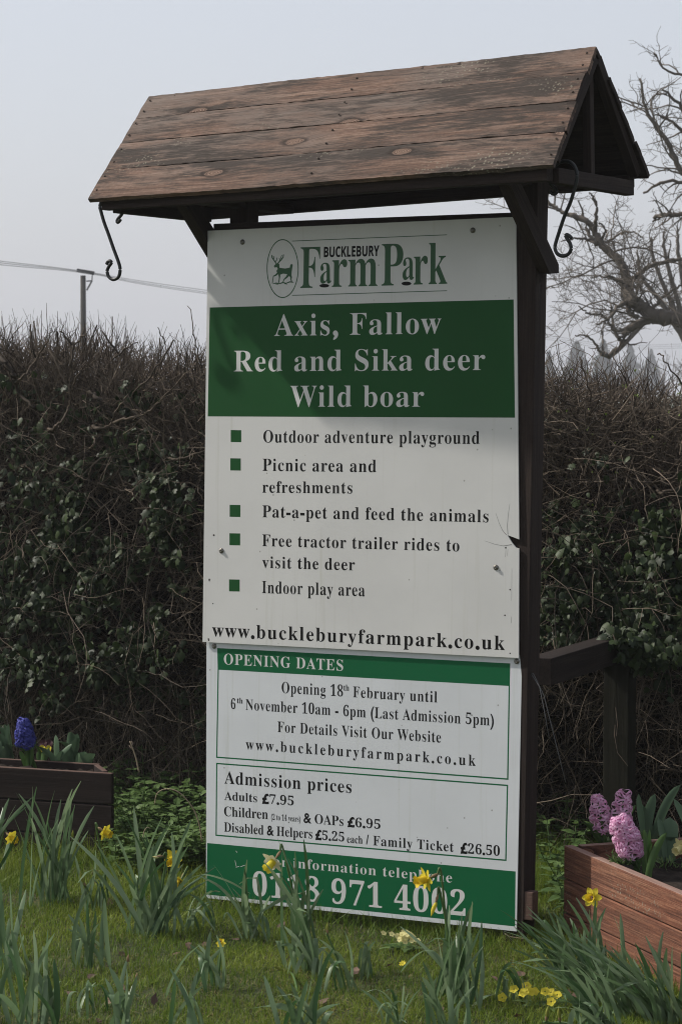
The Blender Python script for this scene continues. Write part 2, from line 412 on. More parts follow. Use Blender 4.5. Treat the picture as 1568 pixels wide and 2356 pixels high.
def border(name, c, t):
    """green frame line: four corner points and a line width in picture px"""
    P = np.array([uv(*p, True) for p in c]); ctr = P.mean(0); w = t / F_PX * 8.4
    Q = []
    for i in range(4):
        a, b, d = P[i - 1], P[i], P[(i + 1) % 4]
        e1 = (a - b) / np.linalg.norm(a - b); e2 = (d - b) / np.linalg.norm(d - b)
        Q.append(b + (e1 + e2) * w)
    V = np.c_[np.r_[P, Q], np.full(8, .00014)]
    i = np.arange(4); j = (i + 1) % 4
    part(name, mesh_np(name, V, [np.stack([i, j, j + 4, i + 4], 1)[:, ::-1]]), M_green2, lower, ML)
border('green_frame', [zz3(106, 226), zz3(99, 645), zz3(1464, 748), zz3(1471.5, 302)], 3.2)
border('green_frame', [zz3(99, 668), zz3(96, 1010), zz3(1455, 1128), zz3(1463, 771)], 3.2)

# ------------------------------------------------------------------ lettering
def serif(s):
    o = ''
    for ch in s:
        if 'A' <= ch <= 'Z': o += chr(0x1D400 + ord(ch) - 65)
        elif 'a' <= ch <= 'z': o += chr(0x1D41A + ord(ch) - 97)
        elif '0' <= ch <= '9': o += chr(0x1D7CE + ord(ch) - 48)
        else: o += ch
    return o
def sansb(s): return ''.join(chr(0x1D5D4 + ord(ch) - 65) if 'A' <= ch <= 'Z' else ch for ch in s)
_cache = {}
def text_geo(body, off=0.0, space=1.0):
    key = (body, off, space)
    if key in _cache: return _cache[key]
    cu = bpy.data.curves.new('glyphs', 'FONT'); cu.body = body; cu.offset = off; cu.space_character = space; cu.resolution_u = 4
    to = bpy.data.objects.new('glyphs', cu); COL.objects.link(to)
    dg = bpy.context.evaluated_depsgraph_get(); me = bpy.data.meshes.new_from_object(to.evaluated_get(dg))
    v = np.empty(len(me.vertices) * 3); me.vertices.foreach_get('co', v); v = v.reshape(-1, 3)
    tri = [tuple(p.vertices) for p in me.polygons]
    bpy.data.objects.remove(to); bpy.data.curves.remove(cu); bpy.data.meshes.remove(me)
    _cache[key] = (v, tri); return _cache[key]
CAPH = text_geo(serif('H'))[0][:, 1].max()
CAPS = text_geo(sansb('H'))[0][:, 1].max()
PLAIN = set('£&().,-/')
def advance(s, fn, off, space):
    a = text_geo(fn('H' + s + 'H'), off, space)[0][:, 0]; b = text_geo(fn('HH'), off, space)[0][:, 0]
    return (a.max() - a.min()) - (b.max() - b.min())
def lettering(s, a, b, cap, mat, low=False, off=0.0, space=1.0, fn=serif, parent=None, z=.00024, name='lettering', punct=.028, xh=None):
    """one line of writing: ink from pixel a (left end of baseline) to pixel b (right end), capitals `cap` px tall"""
    runs = []
    for ch in s:                                   # punctuation of the plain face is emboldened to suit
        k = ch in PLAIN
        if runs and runs[-1][0] == k: runs[-1][1] += ch
        else: runs.append([k, ch])
    V, T, n, x = [], [], 0, 0.0
    for k, r in runs:
        o = off + punct if k else off
        if r.strip():
            v, tri = text_geo(fn(r), o, space)
            v = v.copy()
            lead = 0.0
            if r[0] == ' ':
                lead = advance(' ', fn, o, space) * (len(r) - len(r.lstrip()))
                v, tri = text_geo(fn(r.lstrip()), o, space); v = v.copy()
            v[:, 0] += x + lead
            V.append(v); T += [tuple(i + n for i in t) for t in tri]; n += len(v)
        x += advance(r, fn, o, space)
    V = np.concatenate(V)
    pa, pb = uv(*a, low), uv(*b, low)
    sx = np.linalg.norm(pb - pa) / (V[:, 0].max() - V[:, 0].min())
    d = (pb - pa) / np.linalg.norm(pb - pa); up = np.array([-d[1], d[0]])
    # capital height measured on the panel
    top = uv(a[0], a[1] - cap, low); sy = abs(np.dot(top - pa, up)) / (CAPS if fn is sansb else CAPH)
    P = pa + np.outer((V[:, 0] - V[:, 0].min()) * sx, d) + np.outer(V[:, 1] * sy, up)
    tris = np.array([t for t in T if len(t) == 3]) if T else np.zeros((0, 3), int)
    g = [tris] if len(tris) else []
    me = mesh_np(name, np.c_[P, np.full(len(P), z)], g)
    # face outwards
    if len(tris):
        q = P[tris]; cr = np.cross(q[:, 1] - q[:, 0], q[:, 2] - q[:, 0])
        if np.median(cr) < 0: me.flip_normals()
    return part(name, me, mat, parent or (lower if low else upper), ML if low else MU)

A = lettering
# heading band
A('Axis, Fallow', zz1(443, 692), zz1(1376, 678), 49.5, M_letter, space=1.08, off=-.004)
A('Red and Sika deer', (538, 854.8), (1115, 851.5), 48, M_letter, space=1.08, off=-.004)
A('Wild boar', zz1(532, 1088), zz1(1280, 1088), 48.5, M_letter, space=1.08, off=-.004)
# list
for s, a, b, c in (('Outdoor adventure playground', (319, 140), (1329, 147), 57), ('Picnic area and', (316, 273), (846, 279), 57),
                   ('refreshments', (315, 375), (735, 379), 54), ('Pat-a-pet and feed the animals', (315, 490), (1371, 514), 56),
                   ('Free tractor trailer rides to', (314, 625), (1235, 650), 55), ('visit the deer', (314, 727), (747, 739), 54),
                   ('Indoor play area', (313, 845), (793, 860), 57)):
    A(s, zz2(*a), zz2(*b), c * .4916, M_black, off=-.002, space=1.1)
A('www.buckleburyfarmpark.co.uk', zz2(80, 1047), zz2(1448, 1112), 62 * .4916, M_black, space=1.16, punct=.045)
# lower panel
k3 = .4916
A('OPENING DATES', zz3(135, 207), zz3(692, 238), 50 * k3, M_letter, True, off=-.003, space=1.1)
A('Opening 18', zz3(405, 341), zz3(691, 358), 52 * k3, M_black, True, off=-.004, space=1.1)
A('th', zz3(694, 330), zz3(720, 331), 28 * k3, M_black, True, off=-.002)
A('February until', zz3(738, 361), zz3(1131, 386), 51 * k3, M_black, True, off=-.004, space=1.1)
A('6', zz3(168, 416), zz3(189, 417), 48 * k3, M_black, True, off=-.002)
A('th', zz3(196, 389), zz3(223, 391), 26 * k3, M_black, True, off=-.002)
A('November 10am - 6pm (Last Admission 5pm)', zz3(237, 420), zz3(1396, 495), 50 * k3, M_black, True, off=-.004, space=1.08, punct=.022)
A('For Details Visit Our Website', zz3(386, 524), zz3(1149, 574), 50 * k3, M_black, True, off=-.004, space=1.08)
A('www.buckleburyfarmpark.co.uk', zz3(237, 605), zz3(1311, 683), 49 * k3, M_black, True, off=-.002, space=1.34, punct=.035)
A('Admission prices', zz3(137, 765), zz3(731, 810), 58 * k3, M_black, True, off=-.002, space=1.08)
A('Adults', zz3(137, 842), zz3(290, 853), 40 * k3, M_black, True, off=-.003)
A('£7.95', zz3(313, 857), zz3(461, 868), 43 * k3, M_black, True, off=-.002, punct=.045, space=1.05)
A('Children', zz3(136, 917), zz3(341, 932), 45 * k3, M_black, True, off=-.003)
A('(2 to 14 years)', zz3(356, 935), zz3(492, 945), 28 * k3, M_black, True, off=-.004, punct=.01)
A('& OAPs', zz3(507, 948), zz3(693, 964), 45 * k3, M_black, True, off=-.004, punct=.025)
A('£6.95', zz3(712, 966), zz3(866, 978), 43 * k3, M_black, True, off=-.002, punct=.045, space=1.05)
A('Disabled & Helpers', zz3(136, 990), zz3(548, 1023), 44 * k3, M_black, True, off=-.003, punct=.025)
A('£5.25', zz3(562, 1026), zz3(697, 1037), 43 * k3, M_black, True, off=-.002, punct=.045, space=1.05)
A('each', zz3(710, 1042), zz3(783, 1047), 36 * k3, M_black, True, off=-.003)
A('/', zz3(799, 1048), zz3(812, 1049), 42 * k3, M_black, True, punct=.02)
A('Family Ticket', zz3(832, 1054), zz3(1208, 1085), 45 * k3, M_black, True, off=-.002, space=1.1)
A('£26.50', zz3(1240, 1090), zz3(1424, 1104), 46 * k3, M_black, True, off=-.002, punct=.045, space=1.05)
A('For information telephone', z7(365, 370), z7(1435, 472), 55 * .4035, M_letter, True, off=-.006, space=1.1)
A('0118 971 4002', z7(300, 545), z7(1512, 662), 54, M_letter, True, off=.0, space=1.06)

# logo
logo = upper
A('BUCKLEBURY', zz1(720, 250), zz1(1030, 243), 57 * .4109, M_black, fn=sansb, off=.012, z=.00026)
def L1(s, x0, y0, x1, y1, cap): A(s, zz1(x0, y0), zz1(x1, y1), cap * .4109, M_logo, off=-.003, name='logo_lettering')
L1('F', 588, 424, 697, 422, 230); L1('a', 700, 397, 762, 394, 165); L1('rm', 765, 418, 1020, 412, 222)
L1('P', 1042, 411, 1163, 408, 235); L1('a', 1160, 376, 1224, 374, 178); L1('rk', 1222, 405, 1410, 400, 232)
def ellipse_px(cx, cy, rx, ry, n=40): return [zz1(cx + rx * math.cos(t), cy + ry * math.sin(t)) for t in np.linspace(0, 2 * math.pi, n, endpoint=False)]
for c in ((723, 410, 27, 10), (1182, 398, 27, 11)): flat_poly('logo_dot', ellipse_px(*c), M_black, z=.00024)
def stroke_px(name, pts, w, mat, closed=False, z=.00022):
    """a thin line along picture points, w px wide"""
    P = np.array([uv(*p) for p in pts]); n = len(P)
    Tn = (np.roll(P, -1, 0) - np.roll(P, 1, 0)) if closed else np.gradient(P, axis=0)
    Tn /= np.linalg.norm(Tn, axis=1, keepdims=True); Nn = np.stack([-Tn[:, 1], Tn[:, 0]], 1)
    hw = (np.broadcast_to(np.asarray(w, float), (n,)) / F_PX * 8.4 / 2)[:, None]
    V = np.c_[np.r_[P - Nn * hw, P + Nn * hw], np.full(2 * n, z)]
    i = np.arange(n if closed else n - 1); j = (i + 1) % n
    return V, np.stack([i, j, j + n, i + n], 1)
V, q = stroke_px('logo_ellipse', ellipse_px(490, 314, 87, 162, 64), 2.4, M_logo, True)
part('logo_ellipse', mesh_np('logo_ellipse', V, [q]), M_logo, upper, MU)
for a, b in (((543, 160), (1409, 125)), ((543, 464), (1409, 438))):
    V, q = stroke_px('logo_rule', [zz1(*a), zz1(*b)], 1.7, M_logo); part('logo_rule', mesh_np('logo_rule', V, [q]), M_logo, upper, MU)
def dz(x, y): return (575.2 + .4035 * x, 517.7 + .4035 * y)
deer = MB(); zlev = [.0002]
def dpoly(pts):
    P = np.array([uv(*dz(*p)) for p in pts]); zlev[0] += .00001
    from mathutils.geometry import tessellate_polygon
    tri = np.array(tessellate_polygon([[Vector((*p, 0)) for p in P]])); a = P[tri]
    cr = np.cross(a[:, 1] - a[:, 0], a[:, 2] - a[:, 0]); tri[cr < 0] = tri[cr < 0][:, ::-1]
    deer.add(np.c_[P, np.full(len(P), zlev[0])], [tri])
def dline(pts, w):
    zlev[0] += .00001; V, q = stroke_px('', [dz(*p) for p in pts], np.asarray(w) * .4035, None, z=zlev[0]); deer.add(V, [q])
dpoly([(146, 222), (158, 217), (166, 222), (168, 244), (200, 248), (226, 243), (229, 228), (236, 220), (243, 228), (240, 246), (237, 268), (236, 285), (226, 293), (212, 280), (188, 277), (170, 284), (156, 279), (150, 262), (158, 250), (152, 240), (140, 243), (135, 234)])
for p, w in (([(150, 222), (143, 210), (134, 198), (126, 186), (124, 172)], 7), ([(134, 198), (137, 186), (132, 176)], 5), ([(143, 210), (152, 200), (152, 186)], 5),
             ([(157, 220), (166, 210), (178, 198), (188, 184), (191, 168)], 7), ([(178, 198), (176, 184), (181, 172)], 5), ([(166, 210), (170, 198), (166, 188)], 5),
             ([(157, 276), (146, 286), (133, 292), (130, 312), (127, 334)], [12, 9, 7, 5, 5]), ([(166, 278), (168, 296), (166, 312), (163, 330)], [14, 9, 6, 6]),
             ([(228, 284), (234, 298), (233, 312), (239, 326)], [18, 11, 7, 6]), ([(218, 284), (208, 298), (194, 310), (186, 330)], [18, 11, 7, 6]),
             ([(132, 334), (150, 331), (166, 335), (186, 328), (206, 332), (226, 324), (248, 327)], [4, 7, 5, 8, 5, 8, 4]), ([(146, 337), (160, 338)], 4), ([(196, 335), (212, 337)], 4)):
    dline(p, w)
part('deer_emblem', deer.mesh('deer_emblem'), M_logo, upper, MU)

# screws, holes, crack lines
def screw(px, py, low=False):
    p = uv(px, py, low); mb = MB(); an = np.linspace(0, 2 * np.pi, 14, endpoint=False)
    prof = [(.0095, 0), (.0095, .0016), (.0062, .0024), (.0060, .0055), (.003, .0068), (.0028, .0050), (0.0004, .005)]
    V = np.concatenate([np.c_[p[0] + r * np.cos(an), p[1] + r * np.sin(an), np.full(14, h + .0004)] for r, h in prof])
    i = np.arange(14); j = (i + 1) % 14
    q = np.concatenate([np.stack([i, j, j + 14, i + 14], 1) + k * 14 for k in range(len(prof) - 1)])
    mb.add(V, [q]); part('screw', mb.mesh('screw', True), M_screw, lower if low else upper, ML if low else MU)
for p in ((558, 557), (1087, 530), (509.5, 1267), (1140, 1305.5)): screw(*p)
for p in ((493, 1486.5), (1188, 1521.5)): screw(*p, True)
hb = MB()
def hole(px, py, r, low=False, mb=hb, z=.0003):
    P = np.array([uv(px + r * math.cos(t), py + r * math.sin(t), low) for t in np.linspace(0, 6.283, 8, endpoint=False)])
    mb.add(np.c_[P, np.full(8, z)], [np.arange(8)[None]])
for x, y, r in ((88, 574, 3.5), (67, 781, 3), (67, 787, 2.6), (84, 894, 2.2), (1452, 633, 3.2), (1472, 829, 3), (1448, 949, 3), (1472, 1127, 2.6), (63, 1060, 3), (64, 1066, 2.5)):
    hole(*zz2(x, y), r * .62)
part('nail_holes', hb.mesh('nail_holes'), M_hole, upper, MU)
cb = MB()
for pts, w in (([(1455, 573), (1436, 550), (1420, 515), (1405, 470)], [1.6, 1.2, .8, .5]), ([(1462, 570), (1459, 530), (1463, 480), (1471, 425)], [1.4, .9, .7, .4]),
               ([(1480, 618), (1440, 624), (1400, 616), (1352, 600)], [1.6, 1.1, .8, .4]), ([(1452, 640), (1450, 676)], .6), ([(1462, 640), (1459, 670)], .5), ([(1480, 730), (1479, 880)], .5), ([(1479, 955), (1477, 985)], .6)):
    V, q = stroke_px('', [zz2(*p) for p in pts], w, None, z=.0003); cb.add(V, [q])
part('crack_line', cb.mesh('crack_line'), M_crack, upper, MU)
sb = MB()
for pts in ([(205, 290), (212, 300)], [(200, 345), (208, 380)], [(205, 384), (225, 378)], [(232, 380), (256, 372)]):
    P = [uv(*z7(*p), True) for p in pts]; d = P[1] - P[0]; nn = np.array([-d[1], d[0]]) / np.linalg.norm(d) * .0009
    sb.add(np.c_[np.array([P[0] - nn, P[1] - nn, P[1] + nn, P[0] + nn]), np.full(4, .0003)], [np.arange(4)[None]])
part('scratch', sb.mesh('scratch'), M_letter, lower, ML)

# ------------------------------------------------------------------ roof, posts, braces
RY, RR = -0.549, -0.0254
RC = np.array([.0762, 8.50, .692 + CAM_H]); RL, RA, RH = 1.824, .356, .4035
MR = Matrix.Translation(Vector(RC)) @ Matrix.Rotation(RY, 4, 'Z') @ Matrix.Rotation(RR, 4, 'Y')
MRn = np.array(MR)
def rw(x, y, z): return MRn[:3, :3] @ np.array([x, y, z]) + RC
def pin(px, py, like):
    """picture point at the depth of a roof point"""
    return at_y(px, py, like[1])
# corners of the front slope, as they stand in the photo
rR = pin(1371, 106, rw(RL / 2, 0, RH)); rL = pin(343, 220, rw(-RL / 2, 0, RH))
eL = pin(202, 459, rw(-RL / 2, -RA, 0)); eR = pin(1277, 378, rw(RL / 2, -RA, 0))
bR = pin(1489, 403, rw(RL / 2, RA, 0)); bL = rw(-RL / 2, RA, 0)
def board(name, a, b, c, d, th, parent, mat, jag=.004, seed=0, nx=90):
    """plank with corners a,b (lower edge left to right) and d,c (upper edge), thickness th below"""
    r = np.random.default_rng(seed)
    x = (b - a) / np.linalg.norm(b - a); n = np.cross(x, d - a); n /= np.linalg.norm(n); y = np.cross(n, x)
    Mw = mat4(x, y, n, (a + b + c + d) / 4)
    ny = 8; t = np.linspace(0, 1, nx); s = np.linspace(0, 1, ny)
    G = (a[None, None] * (1 - t)[None, :, None] + b * t[None, :, None]) * (1 - s)[:, None, None] + (d * (1 - t)[None, :, None] + c * t[None, :, None]) * s[:, None, None]
    G = to_local(Mw, G.reshape(-1, 3)).reshape(ny, nx, 3)
    # ragged long edges, weathered ends
    wob = np.cumsum(r.normal(0, 1, nx)); wob = wob - np.linspace(wob[0], wob[-1], nx); wob *= jag / (np.abs(wob).max() + 1e-6)
    fine = r.normal(0, jag * .22, nx)
    G[0, :, 1] += wob * .3 + fine; G[-1, :, 1] += fine[::-1] * .8 - np.abs(wob) * .25
    G[:, 0, 0] += r.normal(0, jag * .12, ny); G[:, -1, 0] += r.normal(0, jag * .12, ny)
    G[:, :, 2] += (.0022 * np.sin(np.linspace(0, 1, ny) * 3.14)[:, None] + .0015 * np.sin(t * 9 + seed)[None])
    top = G.reshape(-1, 3); bot = top.copy(); bot[:, 2] -= th
    i = (np.arange(ny - 1)[:, None] * nx + np.arange(nx - 1)[None]).ravel(); q = np.stack([i, i + 1, i + nx + 1, i + nx], 1); o = ny * nx
    rim = np.concatenate([np.arange(nx), np.arange(1, ny) * nx + nx - 1, (ny - 1) * nx + np.arange(nx - 2, -1, -1), np.arange(ny - 2, 0, -1) * nx])
    j = np.roll(rim, -1)
    me = mesh_np(name, np.r_[top, bot], [q, q[:, ::-1] + o, np.stack([rim, rim + o, j + o, j], 1)])
    return part(name, me, mat, parent, Mw)
fr = [0, .225, .468, .724, 1.0]
for k in range(4):
    g = .0055
    lo, hi = 1 - fr[k + 1], 1 - fr[k] - g
    off = [.0, .006, .004, .008][k]; e = np.array([off * U_[0], off * U_[1], 0])
    lift = N_ * [0, .002, .0, .003][k]
    board('roof_board', eL + (rL - eL) * lo + e * .5 + lift, eR + (rR - eR) * lo - e + lift, eR + (rR - eR) * hi - e + lift, eL + (rL - eL) * hi + e * .5 + lift, .017, sign, M_roof, .005, 30 + k)
    bo = .012
    board('roof_board', bR + (rR - bR) * lo + e, bL + (rL - bL) * lo, bL + (rL - bL) * (hi + .0), bR + (rR - bR) * (hi + .0) + e, .017, sign, M_dark, .005, 60 + k)
for k in range(4):
    for e in (.012, .5, .986):
        for f in (.28, .76):
            lo, hi = 1 - fr[k + 1], 1 - fr[k] - .007; v = lo + (hi - lo) * f; c = (eL + (rL - eL) * v) * (1 - e) + (eR + (rR - eR) * v) * e
            nrm = np.cross(eR - eL, rL - eL); nrm /= np.linalg.norm(nrm); xx = (eR - eL) / np.linalg.norm(eR - eL); an = np.linspace(0, 6.283, 11)[:-1]; mb = MB()
            c = c + nrm * (.0055 + .003 * (k % 2)); V = np.concatenate([c + np.outer(np.cos(an) * r_, xx) + np.outer(np.sin(an) * r_, np.cross(nrm, xx)) + nrm * h_ for r_, h_ in ((.0038, -.003), (.0034, .0), (.0016, .0004), (.0014, -.001))]); i = np.arange(10); j = (i + 1) % 10
            mb.add(V, [np.concatenate([np.stack([i, j, j + 10, i + 10], 1) + 10 * a for a in range(3)] )]); me = mb.mesh('roof_screw', True); me.transform(Matrix.Translation(-Vector(c))); part('roof_screw', me, M_nail, sign, Matrix.Translation(Vector(c)))
def beam(name, p, q, w, h, mat=M_dark, up=(0, 0, 1), parent=None):
    """square timber from p to q (axis), w across, h along `up`"""
    p, q = np.asarray(p, float), np.asarray(q, float); x = q - p; L = np.linalg.norm(x); x /= L
    up = np.asarray(up, float); y = np.cross(up, x); y /= np.linalg.norm(y); z = np.cross(x, y)
    mb = MB(); mb.box((-L / 2, -w / 2, -h / 2), (L / 2, w / 2, h / 2))
    me = mb.mesh(name)
    o = part(name, me, mat, parent or sign, mat4(x, y, z, (p + q) / 2))
    bv = o.modifiers.new('edge', 'BEVEL'); bv.width = .003; bv.segments = 2
    return o
RZ = MRn[:3, 2]; RXv = MRn[:3, 0]; RYv = MRn[:3, 1]
xe = RL / 2
for sgn in (-1, 1):
    beam('purlin', rw(-xe + .03, sgn * (RA - .046), -.012), rw(xe - .035, sgn * (RA - .046), (-.031, -.010)[sgn > 0]), .045, (.048, .04)[sgn > 0], up=RZ)
for sx in (-1, 1):
    x = sx * (xe - .034) if sx > 0 else -(xe - .062); zt_ = -.036 if sx > 0 else -.020
    beam('tie_beam', rw(x, -RA + .07, zt_), rw(x, RA - .07, zt_), .036, .050, up=RZ)
    beam('king_post', rw(x - sx * .012, 0, -.010), rw(x - sx * .012, 0, RH - .06), .030, .030, up=RYv)
    sl_ = math.atan2(RH, RA)
    dz_ = 0 if sx > 0 else .032
    for sy in (-1, 1):
        beam('rafter', rw(x + sx * .010, sy * (RA - .045), .012 - dz_), rw(x + sx * .010, sy * .012, RH - .036 - dz_), .034, .040, up=RYv)
# posts
pl_top = on_plane(563, 495, rw(0, .0, 0), RYv); pr_top = on_plane(1220, 470, rw(0, .0, 0), RYv)
pl_x = to_local(MR, pl_top[None])[0][0]; pr_x = to_local(MR, pr_top[None])[0][0]
pr_bot = on_plane(1231, 2120, rw(0, .0, 0), RYv); prb_x = to_local(MR, pr_bot[None])[0][0]
dxb = (prb_x - pr_x)
PW = .070
for x0 in (pl_x, pr_x):
    p = rw(x0, 0, -.012); q = rw(x0 + dxb * .8, -.045, -.012); q = np.array([q[0], q[1], -.15])
    if x0 > 0: p = p + RXv * .008; q = q + RXv * .012
    beam('post', q, p, PW + (.010 if x0 > 0 else 0), PW + .012, up=RYv)
    beam('cross_beam', rw(x0, -RA + .07, -.022), rw(x0, RA - .07, -.022), PW - .012, .030, up=RZ)
# braces from the front eave beam down and back to the posts' outer sides
for sx, x0 in ((-1, pl_x), (1, pr_x)):
    bx = x0 + sx * (PW / 2 + .021) - (.052 if sx < 0 else .0); sa, eb, bz = (.10, .10, 0) if sx < 0 else (.022, -.030, .030)
    h_ = .021; yz = [(-RA + .035 + sa, -.052), (-RA - .01 + sa, -.016), (-RA + .08 + sa, -.016), (-RA + .125 + sa, -.052), (.075 + eb, -.325 + bz), (.075 + eb, -.355 + bz), (.005 + eb, -.355 + bz)]
    vv = [(bx - h_, y, z) for y, z in yz] + [(bx + h_, y, z) for y, z in yz]; n5 = len(yz)
    ii = np.arange(n5); jj = (ii + 1) % n5; mb = MB()
    mb.add(np.array([rw(*v) for v in vv]), [np.array([ii]), np.array([ii[::-1] + n5]), np.stack([ii, ii + n5, jj + n5, jj], 1)])
    c_ = (rw(bx, -RA + .08, -.052) + rw(bx, .04, -.34)) / 2; xd = rw(bx, .04, -.34) - rw(bx, -RA + .08, -.052); xd /= np.linalg.norm(xd); zd = np.cross(xd, RXv); Mb = mat4(xd, np.cross(zd, xd), zd, c_)
    me = mb.mesh('brace'); me.transform(Mb.inverted()); me.update()
    part('brace', me, M_dark, sign, Mb)
# battens behind the panels
def batten(v, h, x0, x1, mat, name='batten'):
    mb = MB(); mb.box((x0, -h / 2, -.062), (x1, h / 2, -.0175))
    c = PC + V_ * v
    me = mb.mesh(name); o = part(name, me, mat, sign, mat4(U_, V_, N_, c)); bv = o.modifiers.new('edge', 'BEVEL'); bv.width = .003; bv.segments = 2
tl, tr = uv(478, 531), uv(1186, 499)
batten((tl[1] + tr[1]) / 2 - .016, .075, tl[0] + .012, tr[0] - .004, M_dark)
mb_ = uv(1192, 1514); batten(mb_[1] + .03, .065, tl[0] + .05, mb_[0] + .012, M_dark)
lb = uv(1188, 2083, True); lb2 = uv(1229, 2083, True)
batten(lb[1], .095, tl[0] + .08, lb[0] + .055, M_batten)
# loose wire on the right post
mb = MB()
w0 = on_plane(1206, 1545, rw(pr_x, -.036, 0), RYv)
for pts in ([(1206, 1545), (1222, 1552), (1240, 1580), (1252, 1640), (1262, 1700)], [(1206, 1545), (1226, 1550), (1250, 1600), (1275, 1700), (1300, 1800)]):
    P = np.array([on_plane(x, y, w0 - RYv * (.004 + .01 * i), RYv) for i, (x, y) in enumerate(pts)])
    mb.tube(P, .0015, 5)
part('loose_wire', mb.mesh('loose_wire', True), M_wire, sign)

# ------------------------------------------------------------------ hanging hooks (rest over the gable tie beams)
def smooth_path(pts, n=10):
    P = np.asarray(pts, float); out = []
    Q = np.r_[[2 * P[0] - P[1]], P, [2 * P[-1] - P[-2]]]
    for i in range(1, len(Q) - 2):
        for t in np.linspace(0, 1, n, endpoint=False):
            a, b, c, d = Q[i - 1], Q[i], Q[i + 1], Q[i + 2]
            out.append(.5 * (2 * b + (c - a) * t + (2 * a - 5 * b + 4 * c - d) * t * t + (3 * b - a - 3 * c + d) * t ** 3))
    out.append(P[-1]); return np.array(out)
def hook(pxs, y0, label):
    P = np.array([on_plane(x, y, rw(0, y0, 0), RYv) for x, y in pxs]); P = smooth_path(P, 8)
    base = P[0].copy(); mb = MB(); mb.tube(P - base, .0062, 8)
    thing('hanging_hook', label, 'hook', base, 'black iron basket hooks under the sign roof', mb.mesh('hanging_hook', True), M_iron)
zh = lambda x, y: ((340 + x * .5102) / 1.7385, (740 + y * .5102) / 1.7385)
zg = lambda x, y: ((2050 + x * .38265) / 1.7385, (150 + y * .38265) / 1.7385)
hook([zh(*p) for p in ((280, 270), (262, 292), (252, 285), (262, 262), (285, 235), (300, 200), (270, 160), (200, 110), (140, 120), (118, 165), (126, 205), (150, 290), (185, 385), (225, 500), (262, 600), (276, 660), (264, 720), (224, 741), (188, 720), (175, 675), (188, 640), (207, 612), (200, 596), (182, 600), (170, 622))],
     -RA + .11, 'long black iron hook hanging under the left end of the sign roof')
hook([zg(*p) for p in ((390, 1608), (410, 1632), (440, 1634), (456, 1612), (440, 1575), (400, 1540), (372, 1480), (400, 1390), (480, 1310), (570, 1296), (630, 1330), (664, 1400), (668, 1470), (648, 1560), (600, 1720), (540, 1860))] + [((2100 + x * .399) / 1.7385, (700 + y * .399) / 1.7385) for x, y in ((340, 560), (300, 690), (296, 740), (320, 790), (370, 812), (425, 795), (455, 745), (448, 690), (420, 645), (402, 610), (415, 600), (440, 612), (462, 635))],
     -RA + .15, 'long black iron hook hanging over the right gable beam of the sign roof')

# ------------------------------------------------------------------ planters
def planter(name, label, corner, along, back, length, width, height, mat, nb, rim_mat, TH=.034, sink=.05):
    """box of stacked boards; corner = ground point, along / back = unit directions of its two sides"""
    t = thing(name, label, 'planter', corner)
    c = np.asarray(corner, float); a = np.asarray(along); b = np.asarray(back); z = np.array([0, 0, 1.]); bh = (height + .04) / nb
    inward = np.array([-a[1], a[0], 0]); inward = inward if np.dot(inward, b) > 0 else -inward
    sn = np.dot(inward, b)
    for k in range(nb):
        z0 = -.04 + k * bh
        def box_part(p0, d, L, e, th):
            mb = MB(); mb.box((0, 0, 0), (L, bh - .004, th)); n3 = np.cross(d, z)
            if np.dot(n3, e) < 0: Mx = mat4(-d, z, np.cross(-d, z), p0 + d * L + z * z0)
            else: Mx = mat4(d, z, n3, p0 + z * z0)
            me = mb.mesh('side_board'); o = part('side_board', me, mat, t, Mx)
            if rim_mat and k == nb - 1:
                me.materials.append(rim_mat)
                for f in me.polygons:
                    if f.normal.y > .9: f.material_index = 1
            bv = o.modifiers.new('edge', 'BEVEL'); bv.width = .004; bv.segments = 2
        box_part(c, a, length, inward, TH)
        box_part(c + b * (width - TH / sn), a, length, inward, TH)
        for p in (c + b * (TH + .018) / sn, c + b * (TH + .018) / sn + a * (length - TH - .004)):
            e = a - b * np.dot(a, b); e /= np.linalg.norm(e); box_part(p, b, width - 2 * (TH + .018) / sn, e, TH)
    # soil
    nx, ny = 40, 16; gx, gy = np.meshgrid(np.linspace(.03, length - .03, nx), np.linspace(.03, width - .03, ny))
    hz = height - sink - .01 + (.4 * sink) * np.sin(gx * 9) * np.sin(gy * 11 + 1) + np.random.default_rng(3).normal(0, .006, gx.shape)
    V = c + gx[..., None] * a + gy[..., None] * b + hz[..., None] * z
    i = (np.arange(ny - 1)[:, None] * nx + np.arange(nx - 1)[None]).ravel(); q = np.stack([i, i + 1, i + nx + 1, i + nx], 1)
    so_ = part('soil', mesh_np('soil', V.reshape(-1, 3), [q], smooth=True), M_soil, t)
    return t
# left planter: front-right corner at picture (240,1775) top, depth ~9.7
LP_H = .345
lpc = at_y(257, 1777.5, 9.55); lpc = np.array([lpc[0], lpc[1], 0]); LP_H = at_y(257, 1777.5, 9.55)[2]
lp_l = at_y(0, 1762.5, 9.55); rr_ = ray(0, 1762.5); lp_l = EYE + rr_ * ((LP_H - CAM_H) / rr_[2])
al = np.array([lpc[0] - lp_l[0], lpc[1] - lp_l[1], 0]); al /= np.linalg.norm(al)
bk = np.array([-.30, .954, 0])
LPL = 1.1
left_planter = planter('flower_planter', 'dark brown wooden planter box with blue hyacinth at the left edge', lpc - al * LPL, al, bk, LPL, .275, LP_H, M_plantdark, 3, M_batten, .024, .022)  # rim in lighter batten brown: light along the top edge painted in
